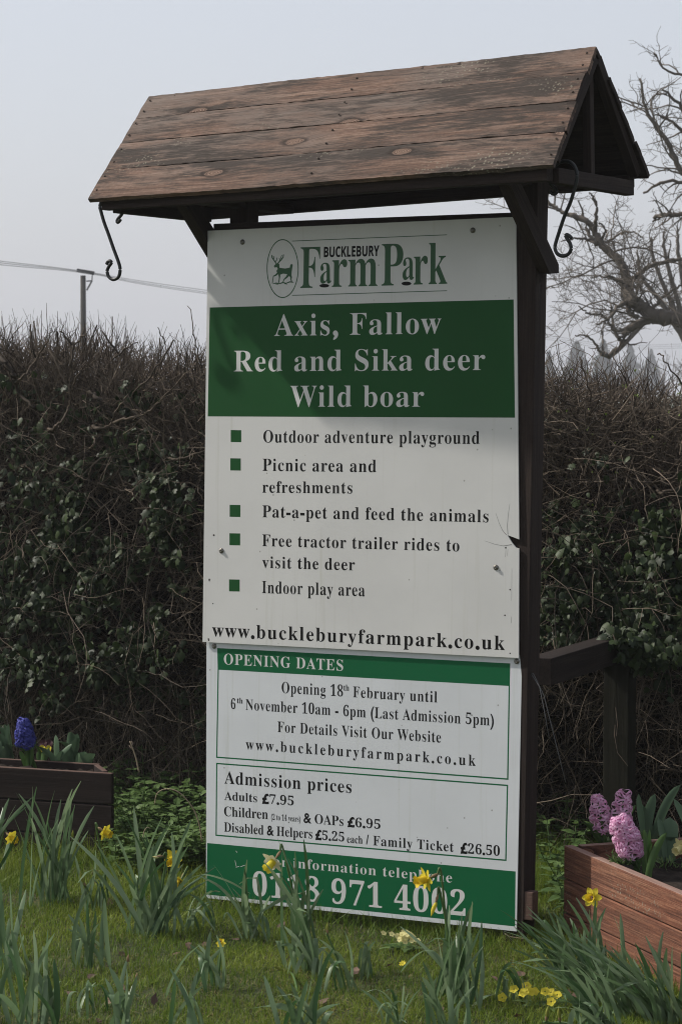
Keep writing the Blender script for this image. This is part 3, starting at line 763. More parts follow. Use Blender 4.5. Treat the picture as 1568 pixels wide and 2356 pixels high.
# right planter
RP_H = .31
def rp_top(px, py): r = ray(px, py); return EYE + r * ((RP_H - CAM_H) / r[2])
rp0 = rp_top(1296, 1942); rp1 = rp_top(1568, 2056)
ra = np.array([rp1[0] - rp0[0], rp1[1] - rp0[1], 0]); ra /= np.linalg.norm(ra); rb = np.array([-ra[1], ra[0], 0])
if rb[0] < 0: rb = -rb
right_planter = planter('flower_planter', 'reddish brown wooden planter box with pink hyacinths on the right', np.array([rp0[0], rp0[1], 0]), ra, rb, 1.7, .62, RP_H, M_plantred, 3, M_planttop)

# ------------------------------------------------------------------ post and rail fence beside the sign
fz = .87
def rail_pt(px, py, z): r = ray(px, py); return EYE + r * ((z - CAM_H) / r[2])
f0 = at_y(1240, 1545, 8.6); f1 = at_y(1436, 1515, 9.5); f1[2] = f0[2]
fence = thing('rail_fence', 'low dark timber post and rail fence under ivy right of the sign post', 'fence', (f1[0], f1[1], 0))
d_ = (f1 - f0) / np.linalg.norm(f1 - f0)
beam('rail', f0, f0 + d_ * 2.6, .09, .098, M_rail, parent=fence)
fp = at_y(1424, 1700, 9.32)
for k in range(2):
    pp = fp + d_ * 1.5 * k; n_ = np.array([d_[1], -d_[0], 0]); 
    beam('fence_post', np.array([pp[0], pp[1], -.1]), np.array([pp[0], pp[1], f0[2] - .052]), .10, .10, M_fence, up=d_, parent=fence)

# ------------------------------------------------------------------ hedge behind the sign
HY = -0.46
HO = np.array([0, 10.25, 0.]); HS = np.array([math.cos(HY), math.sin(HY), 0]); HN = np.array([-math.sin(HY), math.cos(HY), 0])  # HN points away
def hw(s, d, z): return HO + np.multiply.outer(s, HS) + np.multiply.outer(d, HN) + np.multiply.outer(z, np.array([0, 0, 1.]))
def hedge_top(s): return 2.02 - .02 * s - .09 * np.clip((s - .2) / .4, 0, 1) + .05 * np.sin(s * 2.7) + .03 * np.sin(s * 7.1 + 1)
def grow(base, dirs, length, K=6, wob=.25, sag=.0, r=rng):
    """random-walk shoots: NxKx3"""
    N = len(base); P = np.zeros((N, K, 3)); P[:, 0] = base; d = dirs / np.linalg.norm(dirs, axis=1, keepdims=True)
    st = (length / (K - 1))[:, None]
    for k in range(1, K):
        d = d + r.normal(0, wob, (N, 3)); d[:, 2] -= sag; d /= np.linalg.norm(d, axis=1, keepdims=True)
        P[:, k] = P[:, k - 1] + d * st
    return P
def taper(N, K, r0, r1=.35): return r0[:, None] * np.linspace(1, r1, K)[None]

def hedge(name, label, s0, s1, seed, upright):
    r = np.random.default_rng(seed)
    t = thing(name, label, 'hedge', hw((s0 + s1) / 2, .45, 0))
    L = s1 - s0
    # inner thicket: a lumpy dense body that stops the light
    nx, nz = int(L * 14), 26
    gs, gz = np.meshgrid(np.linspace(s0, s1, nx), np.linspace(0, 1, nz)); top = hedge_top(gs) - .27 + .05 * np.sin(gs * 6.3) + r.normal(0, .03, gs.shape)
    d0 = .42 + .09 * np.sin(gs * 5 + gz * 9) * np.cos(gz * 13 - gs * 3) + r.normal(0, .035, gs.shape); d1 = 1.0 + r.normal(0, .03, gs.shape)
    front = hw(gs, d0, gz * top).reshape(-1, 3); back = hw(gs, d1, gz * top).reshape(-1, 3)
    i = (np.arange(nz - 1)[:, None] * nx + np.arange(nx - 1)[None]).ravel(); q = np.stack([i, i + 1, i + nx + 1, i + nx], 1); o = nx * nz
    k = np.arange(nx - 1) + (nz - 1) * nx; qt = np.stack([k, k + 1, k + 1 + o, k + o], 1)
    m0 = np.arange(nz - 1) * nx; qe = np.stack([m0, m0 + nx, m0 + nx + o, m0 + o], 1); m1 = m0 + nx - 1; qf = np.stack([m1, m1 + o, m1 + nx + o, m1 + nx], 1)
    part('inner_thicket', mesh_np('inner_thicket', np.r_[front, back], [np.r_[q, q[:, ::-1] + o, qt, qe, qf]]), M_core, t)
    V, G, R = [], [], []; n = 0
    def addt(P, Rd, rnd, sides=3):
        nonlocal n
        v, f = tubes(P, Rd, sides); V.append(v); G.append(f + n); n += len(v); R.append(np.repeat(rnd, P.shape[1] * sides))
    dens = L / 4.0
    # upright and slanting twigs, dense near the top
    N = int(30000 * dens); s = r.uniform(s0, s1, N); z = hedge_top(s) - np.abs(r.normal(0, .34, N)) - .09; d = r.uniform(-.02, .95, N)
    dr = np.stack([r.normal(0, .55, N), r.normal(0, .45, N), r.normal(.75 if upright else .35, .55, N)], 1); dr = dr[:, :1] * HS + dr[:, 1:2] * HN + dr[:, 2:] * np.array([0, 0, 1.])
    ln = r.uniform(.06, .24, N); ok = z > .05
    P = grow(hw(s, d, z)[ok] if False else (HO + s[:, None] * HS + d[:, None] * HN + np.c_[np.zeros((N, 2)), z])[ok], dr[ok], ln[ok], 5, .14, 0, r)
    lim = (2.06 + .05 * r.random(len(P))) + .02
    addt(P, taper(len(P), 5, r.uniform(.0010, .0032, len(P))), np.clip(r.normal(.42, .30, len(P)), 0, 1))
    # front face tangle
    N = int(9500 * dens); s = r.uniform(s0, s1, N); z = r.uniform(.02, 1.8, N); d = np.abs(r.normal(.02, .16, N)) - .06 + .20 * (z < .5)
    dr = r.normal(0, 1, (N, 3)) * np.array([1, .5, .8]); dr = dr[:, :1] * HS + dr[:, 1:2] * HN + dr[:, 2:] * np.array([0, 0, 1.])
    P = grow(HO + s[:, None] * HS + d[:, None] * HN + np.c_[np.zeros((N, 2)), z], dr, r.uniform(.12, .5, N), 7, .3, .04, r)
    P[:, :, 2] = np.maximum(P[:, :, 2], .01)
    addt(P, taper(N, 7, r.uniform(.001, .0032, N)), np.clip(r.normal(.38, .3, N), 0, 1))
    # long straggling twigs lying over the face
    N = int(700 * dens); s = r.uniform(s0, s1, N); z = r.uniform(.1, 1.75, N); d = r.uniform(-.22, -.02, N)
    dr = r.normal(0, 1, (N, 3)) * np.array([1, .25, .8]); dr = dr[:, :1] * HS + dr[:, 1:2] * HN + dr[:, 2:] * np.array([0, 0, 1.])
    P = grow(HO + s[:, None] * HS + d[:, None] * HN + np.c_[np.zeros((N, 2)), z], dr, r.uniform(.18, .6, N), 8, .16, .03, r); P[:, :, 2] = np.maximum(P[:, :, 2], .01)
    addt(P, taper(N, 8, r.uniform(.0011, .0026, N)), np.clip(r.normal(.6, .3, N), 0, 1))
    # side twiglets forking off them
    k = r.integers(0, N, 2 * N); j = r.integers(1, 7, 2 * N); b0 = P[k, j]; dd_ = (P[k, j + 1] - P[k, j]); dd_ = dd_ / np.linalg.norm(dd_, axis=1, keepdims=True) + r.normal(0, .7, (2 * N, 3))
    Q = grow(b0, dd_, r.uniform(.04, .16, 2 * N), 4, .15, 0, r); addt(Q, taper(2 * N, 4, r.uniform(.0008, .0016, 2 * N)), np.clip(r.normal(.6, .3, 2 * N), 0, 1))
    # sturdy upright stems, trimmed flat at the top
    N = int((230 if upright else 50) * dens); s = r.uniform(s0, s1, N); d = r.uniform(.0, .8, N); z = hedge_top(s) - r.uniform(.30, .50, N)
    dr = np.stack([r.normal(0, .5, N), r.normal(0, .25, N), np.ones(N)], 1); dr = dr[:, :1] * HS + dr[:, 1:2] * HN + dr[:, 2:] * np.array([0, 0, 1.])
    P = grow(HO + s[:, None] * HS + d[:, None] * HN + np.c_[np.zeros((N, 2)), z], dr, r.uniform(.2, .42, N), 5, .07, .0, r)
    addt(P, taper(N, 5, r.uniform(.003, .0058, N), .7), np.clip(r.normal(.25, .2, N), 0, 1), 5)
    # dry stalks at the foot
    N = int((1500 if upright else 500) * dens); s = r.uniform(s0, s1, N); d = r.uniform(-.1, .35, N)
    dr = np.stack([r.normal(0, .35, N), r.normal(0, .25, N), np.ones(N)], 1)
    P = grow(HO + s[:, None] * HS + d[:, None] * HN, dr, r.uniform(.3, .75, N), 6, .12, .0, r)
    addt(P, taper(N, 6, r.uniform(.001, .0024, N)), np.clip(r.normal(.55 if upright else .2, .25, N), 0, 1))
    tw = part('twigs', mesh_np('twigs', np.concatenate(V), [np.concatenate(G)], np.concatenate(R)), M_twig, t); tw['kind'] = 'stuff'
    # thick stems one can tell apart
    return t, r
left_hedge, rl_ = hedge('hedge', 'tall bare brown twiggy hedge with ivy left of the sign', -4.2, .15, 11, True)
right_hedge, rr2 = hedge('hedge', 'clipped hawthorn hedge with tiny green buds right of the sign', .2, 4.2, 12, False)
def hpt(px, py, d):
    """picture point on the hedge's front, d metres in front of it"""
    return on_plane(px, py, HO - HN * d, HN)
def zl4(x, y): return (x * .3118, 575.2 + .3118 * y)       # left hedge close-up -> picture
def zl5(x, y): return (x * .3118, 1150.4 + .3118 * y)
def branch(t, pts, r0, r1, d=.06, mat=M_twig, rnd=.5, name='branch'):
    P = smooth_path([hpt(*p, d + .03 * math.sin(i * 2.1)) for i, p in enumerate(pts)], 6)
    P = P + rng.normal(0, .004, P.shape)
    b = MB(); b.tube(P, np.linspace(r0, r1, len(P)) * .6 * (1 + rng.normal(0, .10, len(P))), 7, rnd=np.clip(rnd * .62 + rng.normal(0, .12, len(P) * 7), 0, 1)); return part(name, b.mesh(name, True), mat, t)
LB = [([(120, 975), (170, 935), (270, 810), (345, 690), (395, 545)], .010, .0035, .5), ([(120, 975), (90, 900), (10, 800), (-60, 700)], .016, .010, .15),
      ([(350, 1335), (440, 1280), (505, 1180), (520, 1040), (430, 870), (325, 635)], .012, .004, .6), ([(520, 1040), (580, 920), (620, 815)], .008, .004, .5),
      ([(680, 1300), (760, 1315), (830, 1280), (850, 1200), (940, 1080)], .014, .006, .6), ([(830, 1275), (960, 1245), (1110, 1185), (1250, 1040), (1400, 880)], .012, .004, .65),
      ([(660, 1040), (740, 1130), (830, 1240)], .014, .012, .1), ([(545, 700), (440, 590)], .008, .006, .2), ([(545, 700), (660, 590)], .007, .003, .5), ([(545, 700), (530, 860)], .010, .010, .2),
      ([(880, 780), (760, 610)], .007, .005, .15), ([(830, 800), (1010, 680)], .007, .004, .2), ([(1210, 690), (1165, 565)], .005, .003, .3), ([(1490, 880), (1440, 660), (1395, 410)], .006, .003, .3),
      ([(1510, 1480), (1330, 1540), (1210, 1545), (1130, 1640), (1000, 1750), (920, 1775), (800, 1750), (720, 1720)], .010, .009, .45), ([(540, 1660), (640, 1690), (730, 1765)], .006, .004, .5),
      ([(0, 790), (70, 880), (140, 1050), (240, 1160)], .016, .012, .08), ([(230, 560), (240, 720), (265, 790)], .006, .008, .15), ([(1280, 670), (1130, 900), (960, 1090)], .006, .007, .35), ([(700, 1380), (690, 1440), (640, 1480)], .007, .005, .75)]
for pts, a, b, c in LB: branch(left_hedge, [zl4(*p) for p in pts], a, b, .09, rnd=c)
LC = [([(700, 1205), (690, 1330), (700, 1440), (760, 1590), (860, 1850)], .003, .002, .9), ([(980, 1410), (1005, 1530), (970, 1660), (900, 1760)], .003, .002, .85), ([(810, 1700), (830, 1560), (960, 1600), (1100, 1690)], .0028, .002, .85),
      ([(590, 1000), (680, 1130), (770, 1220), (780, 1275)], .004, .003, .8), ([(930, 660), (1020, 700), (1150, 830), (1460, 815)], .004, .003, .75), ([(530, 440), (620, 390), (760, 365), (920, 355), (1100, 330)], .004, .003, .7),
      ([(840, 260), (890, 290), (905, 380), (860, 480), (760, 500)], .003, .003, .6), ([(125, 300), (90, 880), (275, 910)], .0025, .002, .9), ([(135, 1000), (215, 760)], .003, .003, .8), ([(600, 920), (735, 950)], .004, .002, .95), ([(960, 1780), (985, 1845)], .006, .004, 1.0)]
for pts, a, b, c in LC: branch(left_hedge, [zl5(*p) for p in pts], a, b, .14, rnd=c)
def zr5(x, y): return (1207.9 + x * .2441, 805.3 + .2441 * y)
RB = [([(1240, 30), (1340, 130), (1475, 320)], .004, .006, .3), ([(860, 1500), (960, 1380), (1070, 1200), (1100, 1100)], .005, .004, .45), ([(520, 1250), (760, 1240), (920, 1200), (1100, 1240), (1475, 1240)], .007, .006, .45),
      ([(960, 1200), (1050, 1360), (1100, 1480)], .006, .004, .6), ([(1475, 1120), (1380, 1200), (1260, 1230)], .010, .008, .4), ([(820, 900), (1100, 970), (1300, 970), (1475, 1050)], .006, .005, .35), ([(430, 930), (700, 945), (930, 990)], .005, .004, .4),
      ([(560, 480), (560, 900), (580, 1140)], .005, .006, .15), ([(190, 300), (340, 480), (470, 520)], .005, .006, .15), ([(700, 1980), (850, 2080), (1000, 2180)], .009, .007, .2), ([(270, 790), (400, 780), (500, 740)], .004, .003, .8),
      ([(520, 70), (590, 340), (610, 500)], .005, .005, .2), ([(820, 70), (900, 200), (960, 330)], .004, .005, .25), ([(780, 260), (990, 180)], .003, .002, .8), ([(1240, 1330), (1300, 1340), (1475, 1290)], .011, .009, .6)]
for pts, a, b, c in RB: branch(right_hedge, [zr5(*p) for p in pts], a, b, .07, rnd=c)
# opening leaf buds on the hawthorn
r = np.random.default_rng(5); N = 420
s = r.uniform(.3, 2.6, N); z = r.uniform(.9, 1.95, N); dd = r.uniform(-.10, .1, N)
T = np.array([[0, 0, 0], [.5, .3, .3], [0, 1, .4], [-.5, .3, .3], [.35, .2, -.4], [0, .8, -.6], [-.35, .2, -.4]]); Fq = [np.array([[0, 1, 2, 3], [0, 4, 5, 6]])]
nv = r.normal(0, 1, (N, 3)); mt = frames(nv, r.normal(0, 1, (N, 3))) * r.uniform(.006, .014, N)[:, None, None]
V, G, R = scatter(T, Fq, HO + s[:, None] * HS + dd[:, None] * HN + np.c_[np.zeros((N, 2)), z], mt, r.random(N))
q_ = part('leaf_buds', mesh_np('leaf_buds', V, G, R), M_budg, right_hedge); q_['kind'] = 'stuff'

# ivy: lobed glossy leaves hanging on the hedge
IV = np.array([[0, -.5, 0], [.22, -.62, -.03], [.52, -.38, -.10], [.40, -.12, -.02], [.62, .12, -.12], [.26, .22, -.02], [0, .68, -.14], [-.26, .22, -.02], [-.62, .12, -.12], [-.40, -.12, -.02], [-.52, -.38, -.10], [-.22, -.62, -.03], [0, .0, .05]])
IF = [np.array([[i, (i + 1) % 12, 12] for i in range(12)])]
IV2 = np.array([[0, -.55, 0], [.30, -.45, -.04], [.42, -.1, -.08], [.30, .25, -.04], [0, .72, -.12], [-.30, .25, -.04], [-.42, -.1, -.08], [-.30, -.45, -.04], [0, 0, .05]])
IF2 = [np.array([[i, (i + 1) % 8, 8] for i in range(8)])]
def ivy(label, clusters, seed, dbase=.10):
    """clusters: picture centre, picture radius, number of leaves, depth in front of the hedge"""
    r = np.random.default_rng(seed); pos, sz = [], []
    for (px, py), (rx, ry), N, d in clusters:
        N = int(N * (1.9 if seed == 21 else 1.35))
        p0 = hpt(px, py, d); sx = rx / F_PX * 10; sz_ = ry / F_PX * 10
        a = r.normal(0, .40, (N, 3)); sub = r.normal(0, .42, (max(2, N // 14), 3)); a = a * .5 + sub[r.integers(0, len(sub), N)]; pos.append(p0 + a[:, :1] * sx * HS + a[:, 1:2] * .10 * HN + a[:, 2:] * sz_ * np.array([0, 0, 1.]))
        sz.append(r.uniform(.015, .040, N))
    pos = np.concatenate(pos); sz = np.concatenate(sz); N = len(pos)
    pos[:, 2] = np.maximum(pos[:, 2], .03)
    nrm = -HN[None] * 1.0 + r.normal(0, .55, (N, 3)) + np.array([-.15, 0, .45]); dn = -(np.array([0, 0, -1.]) + r.normal(0, .62, (N, 3)))
    mt = frames(nrm, dn); mt[:, :, 1] *= -1; mt[:, :, 0] *= -1        # tips hang down
    mt = mt * sz[:, None, None]
    rnd = np.clip(r.normal(.40, .33, N), 0, 1); h = N * 2 // 5; od = r.permutation(N); pos, mt, rnd = pos[od], mt[od], rnd[od]
    V, G, R = scatter(IV, IF, pos[:h], mt[:h], rnd[:h]); V2, G2, R2 = scatter(IV2, IF2, pos[h:], mt[h:], rnd[h:])
    base = HO + HS * np.dot(pos.mean(0) - HO, HS) - HN * .1; base[2] = 0
    me = mesh_np('foliage', np.r_[V, V2], [np.r_[G[0], G2[0] + len(V)]], np.r_[R, R2], smooth=True)
    t = thing('ivy', label, 'ivy', base)
    f = part('foliage', me, M_ivy, t); f['kind'] = 'stuff'
    K = 70; P = grow(pos[r.integers(0, N, K)], r.normal(0, 1, (K, 3)) + np.array([0, 0, -.8]), r.uniform(.3, .8, K), 9, .25, .05, r); P[:, :, 2] = np.maximum(P[:, :, 2], .0)
    v, q = tubes(P, taper(K, 9, r.uniform(.0015, .003, K)), 4)
    part('stems', mesh_np('stems', v, [q], np.repeat(r.random(K) * .6, 36)), M_twig, t)['kind'] = 'stuff'
    return t
LI = [(zl5(400, 180), (110, 110), 130, .1), (zl5(220, 480), (120, 110), 170, .1), (zl5(1150, 130), (70, 90), 70, .14), (zl5(1200, 300), (60, 60), 60, .12), (zl5(780, 520), (120, 80), 130, .1), (zl5(330, 700), (120, 90), 150, .12), (zl5(700, 720), (90, 60), 90, .12),
      (zl5(80, 740), (70, 80), 70, .12), (zl5(850, 1080), (95, 70), 110, .16), (zl5(1120, 1070), (80, 70), 80, .14), (zl5(280, 1250), (95, 75), 110, .16), (zl5(950, 1250), (70, 60), 60, .14), (zl5(740, 1330), (60, 50), 40, .1), (zl5(60, 1250), (60, 60), 40, .12),
      (zl5(1200, 760), (60, 60), 22, .1), (zl5(430, 1060), (90, 60), 50, .08), (zl5(1120, 870), (50, 40), 18, .1), (zl5(560, 250), (80, 100), 80, .1), (zl4(900, 1150), (70, 60), 30, .0), (zl4(1200, 1720), (110, 70), 70, .08), (zl4(1000, 1500), (150, 80), 60, .02), (zl4(300, 1680), (150, 90), 70, .04), (zl4(60, 1040), (60, 40), 16, .0), (zl4(500, 1250), (220, 120), 60, -.05), (zl4(1150, 1350), (160, 120), 50, -.03), (zl4(250, 1450), (160, 100), 50, .0), (zl4(800, 1600), (180, 80), 70, .03), (zl5(500, 900), (140, 70), 70, .06), (zl5(800, 1450), (180, 60), 50, .04), (zl5(250, 1500), (140, 60), 30, .02),
      (zl5(1350, 420), (70, 160), 45, .02), (zl5(1450, 1500), (40, 110), 30, .04), (zl5(-150, 600), (130, 300), 260, .1), ((640, 1300), (150, 260), 420, .05), ((900, 1300), (150, 260), 420, .05)]
ivy('dark green ivy climbing the bare hedge left of the sign', LI, 21)
def zr6(x, y): return (1207.9 + x * .2441, 1323 + .2441 * y)
RI = [(zr6(350, 380), (80, 80), 90, .12), (zr6(700, 330), (110, 80), 130, .12), (zr6(1100, 350), (110, 110), 150, .12), (zr6(1080, 640), (100, 45), 120, .46), (zr6(1130, 760), (90, 45), 90, .44), (zr6(880, 600), (50, 22), 24, .44), (zr6(420, 570), (80, 45), 60, .14), (zr6(1350, 480), (80, 120), 110, .14), (zr6(1350, 800), (70, 90), 70, .18), (zr6(640, 150), (120, 60), 110, .1),
      (zr6(300, 150), (60, 60), 70, .12), (zr6(1050, 100), (130, 70), 130, .1), (zr6(1400, 150), (80, 70), 80, .1), (zr5(1100, 1640), (130, 110), 130, .08), (zr5(700, 1880), (110, 90), 110, .1), (zr5(280, 1980), (45, 70), 45, .14), (zr5(1300, 1800), (90, 90), 90, .1), (zr5(320, 1650), (60, 60), 40, .06), (zr5(950, 2200), (160, 80), 120, .1),
      ((1640, 1300), (90, 250), 260, .1), ((1100, 1350), (70, 250), 160, .05)]
ivy('dark green ivy over the hawthorn hedge and rail right of the sign', RI, 22)

# ------------------------------------------------------------------ background: pole, wires, trees
def utility_pole():
    Y = 100.0; top = at_y(191.5, 634, Y); t = thing('utility_pole', 'wooden power line pole with crossarm beyond the left hedge', 'pole', (top[0], Y, 0))
    mb = MB(); mb.tube([(top[0], Y, 0), (top[0], Y, top[2])], [.14, .11], 14); part('pole', mb.mesh('pole', True), M_pole, t)
    a, b = at_y(178, 622.5, Y), at_y(218, 629, Y); ax = (b - a) / np.linalg.norm(b - a)
    beam('crossarm', a - np.array([0, .12, 0]), b - np.array([0, .12, 0]), .15, .15, M_iron, parent=t)
    for px, py in ((188, 631), (200, 624), (214, 626)):
        p = at_y(px, py, Y - .12); mb = MB(); prof = [(.0, -.14), (.08, -.14), (.11, -.07), (.07, -.01), (.11, .05), (.07, .10), (.08, .14), (0.001, .18)]
        mb.tube([(p[0], p[1], p[2] + h) for _, h in prof], [r_ for r_, _ in prof], 10); part('insulator', mb.mesh('insulator', True), M_iron, t)
    p = at_y(200, 668, Y - .12); q = at_y(212, 646, Y - .12); s_ = at_y(213, 632, Y - .12)
    beam('arm_brace', p, q, .06, .06, M_iron, parent=t); beam('arm_brace', q, s_, .04, .04, M_iron, up=(0, 1, 0), parent=t)
    p = at_y(199, 647, Y - .12); beam('arm_brace', p, q, .05, .05, M_iron, parent=t)
    return t
utility_pole()
for k, (y0, y1, y2, y3, lab) in enumerate(((600.5, 624, 668, 771.5, 'highest'), (604.5, 627, 672.5, 776, 'middle'), (609, 630, 676, 780.5, 'lowest'))):
    a = at_y(0, y0, 88); b = at_y(192 + k * 8, y1, 99.9); c = at_y(475, y2, 118); d = at_y(1254, y3, 180); e = at_y(1420, y3 + 22, 198)
    dirn = a - b; pre = a + dirn * 1.6 + np.array([0, 0, .0])
    P = smooth_path([pre, a, b, c, d, e, e + (e - d) * 1.5 + np.array([0, 0, 1.2])], 8); base = P[0].copy(); mb = MB(); mb.tube(P - base, .012, 5)
    thing('power_line', f'thin grey overhead wire, {lab} of the three strung over the utility pole', 'wire', base, 'overhead wires', mb.mesh('power_line', True), M_wire)

def tree_recursive(limbs, seed, depth=4, density=1.0, twigr=.006, upw=.25, spread=.75, maxlen=1.5):
    """grow side branches from hand-set limbs; limbs: (points, r0, r1). returns lists of (P,R) by level"""
    r = np.random.default_rng(seed); out = []
    cur = [(smooth_path(p, 6), np.linspace(a, b, (len(p) - 1) * 6 + 1)) for p, a, b in limbs]
    out.append(cur)
    for lv in range(depth):
        nxt = []
        for P, R in cur:
            L = np.sum(np.linalg.norm(np.diff(P, axis=0), axis=1)); n = max(2, int(density * L * (2.6, 4.5, 7, 9)[min(lv, 3)]))
            for _ in range(n):
                t = r.uniform(.12, 1.0); i = min(int(t * (len(P) - 1)), len(P) - 2)
                d = P[i + 1] - P[i]; d /= np.linalg.norm(d)
                nd = d * r.uniform(.3, .9) + r.normal(0, spread, 3) * np.array([1, .8, 1]) + np.array([0, 0, upw])
                rad = min(R[i] * r.uniform(.4, .7), .05 / (lv + 1)); rad = min(rad, .017 / (lv + 1) ** .8); rad = max(rad, twigr)
                ln = min(L * r.uniform(.25, .55), maxlen * (.7 ** lv)) * (1.15 - .5 * t)
                if ln < .10: continue
                K = 9; Q = grow(P[i:i + 1], nd[None], np.array([ln]), K, .24, .02 if lv < 2 else -.02, r)[0]
                nxt.append((Q, np.linspace(rad, max(rad * .35, twigr * .7), K)))
        out.append(nxt); cur = nxt
        if len(nxt) > 14000: break
    return out
def tree_thing(name, label, base, limbs, seed, Mx=M_bark, trunk=None, **kw):
    lv = tree_recursive(limbs, seed, **kw); t = thing(name, label, 'tree', base)
    mb = MB()
    if trunk is not None: mb.tube(trunk[0], trunk[1], 14, rnd=.3); part('trunk', mb.mesh('trunk', True), Mx, t)
    mb = MB(); r = np.random.default_rng(seed)
    for P, R in lv[0]: mb.tube(P + r.normal(0, .012, P.shape), R * (1 + r.normal(0, .06, len(R))), 8, rnd=.35)
    part('limbs', mb.mesh('limbs', True), Mx, t)
    V, G, R_ = [], [], []; n = 0
    for l in lv[1:]:
        if not l: continue
        P = np.stack([a for a, _ in l]); R = np.stack([b for _, b in l]); v, q = tubes(P, R, 4); V.append(v); G.append(q + n); n += len(v); R_.append(np.repeat(r.random(len(P)), P.shape[1] * 4))
    part('crown', mesh_np('crown', np.concatenate(V), [np.concatenate(G)], np.concatenate(R_)), Mx, t)['kind'] = 'stuff'
    return t
def zt(x, y): return (1207.9 + x * .2295, 402.6 + .2295 * y)
TY = 40.0
def tp(x, y, dy=0): return at_y(*zt(x, y), TY + dy)
trb = at_y(1790, 900, TY); trb[2] = 0
def tpd(x, y, dy=0): return at_y(x, y, TY + dy)
BIG_SCALE = .84
big = [([tpd(1800, 700), tpd(1650, 742), tp(1400, 1430), tp(1250, 1400), tp(1130, 1300), tp(1050, 1230), tp(1030, 1100, .4), tp(1000, 980, .5), tp(920, 840, .6), tp(780, 720, .7), tp(690, 560, .8), tp(560, 440, .8), tp(410, 390, .9), tp(290, 320, 1), tp(170, 240, 1.1)], .17, .025),
       ([tp(1400, 1460), tp(1250, 1450), tp(1130, 1500), tp(1000, 1580), tp(970, 1690), tp(840, 1800), tp(760, 1790, -.3)], .085, .035),
       ([tp(690, 560, .8), tp(705, 430, .6), tp(700, 250, .5), tp(630, 170, .4)], .045, .015), ([tp(700, 690, .7), tp(640, 600, .9), tp(600, 480, 1), tp(540, 260, 1)], .045, .015), ([tp(650, 640, .7), tp(480, 640, .5), tp(340, 660, .4)], .028, .01),
       ([tp(990, 1090, .4), tp(930, 1060, 0), tp(820, 1020, -.3), tp(640, 1030, -.5)], .045, .012), ([tp(1030, 1260), tp(930, 1310, -.3), tp(820, 1450, -.5), tp(700, 1500, -.5)], .05, .015), ([tp(940, 1650), tp(880, 1560), tp(790, 1420), tp(640, 1390), tp(520, 1310)], .04, .012),
       ([tp(1030, 1270), tp(1040, 1370), tp(1130, 1430)], .04, .05), ([tp(1070, 1040, .4), tp(1150, 980), tp(1260, 910), tp(1420, 870), tp(1568, 850)], .05, .035), ([tp(760, 1790, -.3), tp(700, 1690, -.3), tp(600, 1610, -.4), tp(500, 1620, -.4)], .03, .012),
       ([tp(1270, 1390), tp(1300, 1300), tp(1420, 1190), tp(1568, 1100)], .04, .02), ([tp(770, 640, .7), tp(800, 560, .6), tp(750, 480, .6)], .03, .015), ([tp(800, 680, .7), tp(950, 590, .4), tp(1080, 575, .2), tp(1180, 640, .1)], .028, .01),
       ([tpd(1800, 520), tpd(1680, 485), tp(1568, 395), tp(1430, 400), tp(1290, 425)], .06, .04),
       ([tpd(1800, 480), tpd(1650, 430), tpd(1570, 395), tpd(1535, 330), tpd(1490, 260), tpd(1470, 180)], .09, .02), ([tpd(1640, 425), tpd(1530, 420), tpd(1480, 445)], .04, .02), ([tpd(1700, 460), tpd(1600, 300), tpd(1560, 240), tpd(1520, 205)], .06, .02),
       ([tpd(1700, 380), tpd(1590, 320), tpd(1540, 275), tpd(1505, 262)], .05, .015), ([tpd(1700, 300), tpd(1600, 190), tpd(1530, 160), tpd(1505, 120)], .04, .012), ([tpd(1680, 560), tpd(1590, 500), tpd(1540, 495), tpd(1500, 510)], .04, .015)]
big = [(p, a * BIG_SCALE, b * BIG_SCALE) for p, a, b in big]
tree_thing('bare_tree', 'large bare spreading tree with crooked limbs behind the right hedge', trb, big, 41, trunk=([trb - np.array([0, 0, .2]), trb + np.array([0, 0, 1.6]), tpd(1795, 690), tpd(1810, 450), tpd(1790, 200), tpd(1760, 0)], [.62, .5, .42, .32, .22, .1]), depth=4, density=1.3, twigr=.0036, spread=.62, upw=.16, maxlen=2.0)
# finer upright-branched tree behind it
T2 = 62.0; t2b = at_y(1600, 900, T2); t2b[2] = 0
def t2(x, y, dy=0): return at_y(x, y, T2 + dy)
lim2 = [([t2(1600, 820), t2(1600 + dx * .4, 760 - 20 * abs(dx) / 100), t2(1600 + dx, yy + 60), t2(1600 + dx * 1.08, yy)], .10, .02) for dx, yy in ((-160, 640), (-125, 575), (-95, 545), (-70, 530), (-40, 520), (0, 500), (40, 520), (-180, 700), (90, 560), (-200, 760))]
tree_thing('bare_tree', 'finely twigged bare tree with upright branches behind the large crooked tree', t2b, lim2, 42, trunk=([t2b, t2(1600, 900), t2(1600, 800)], [.4, .3, .25]), depth=3, density=.62, twigr=.008, spread=.42, upw=.75, maxlen=2.0)
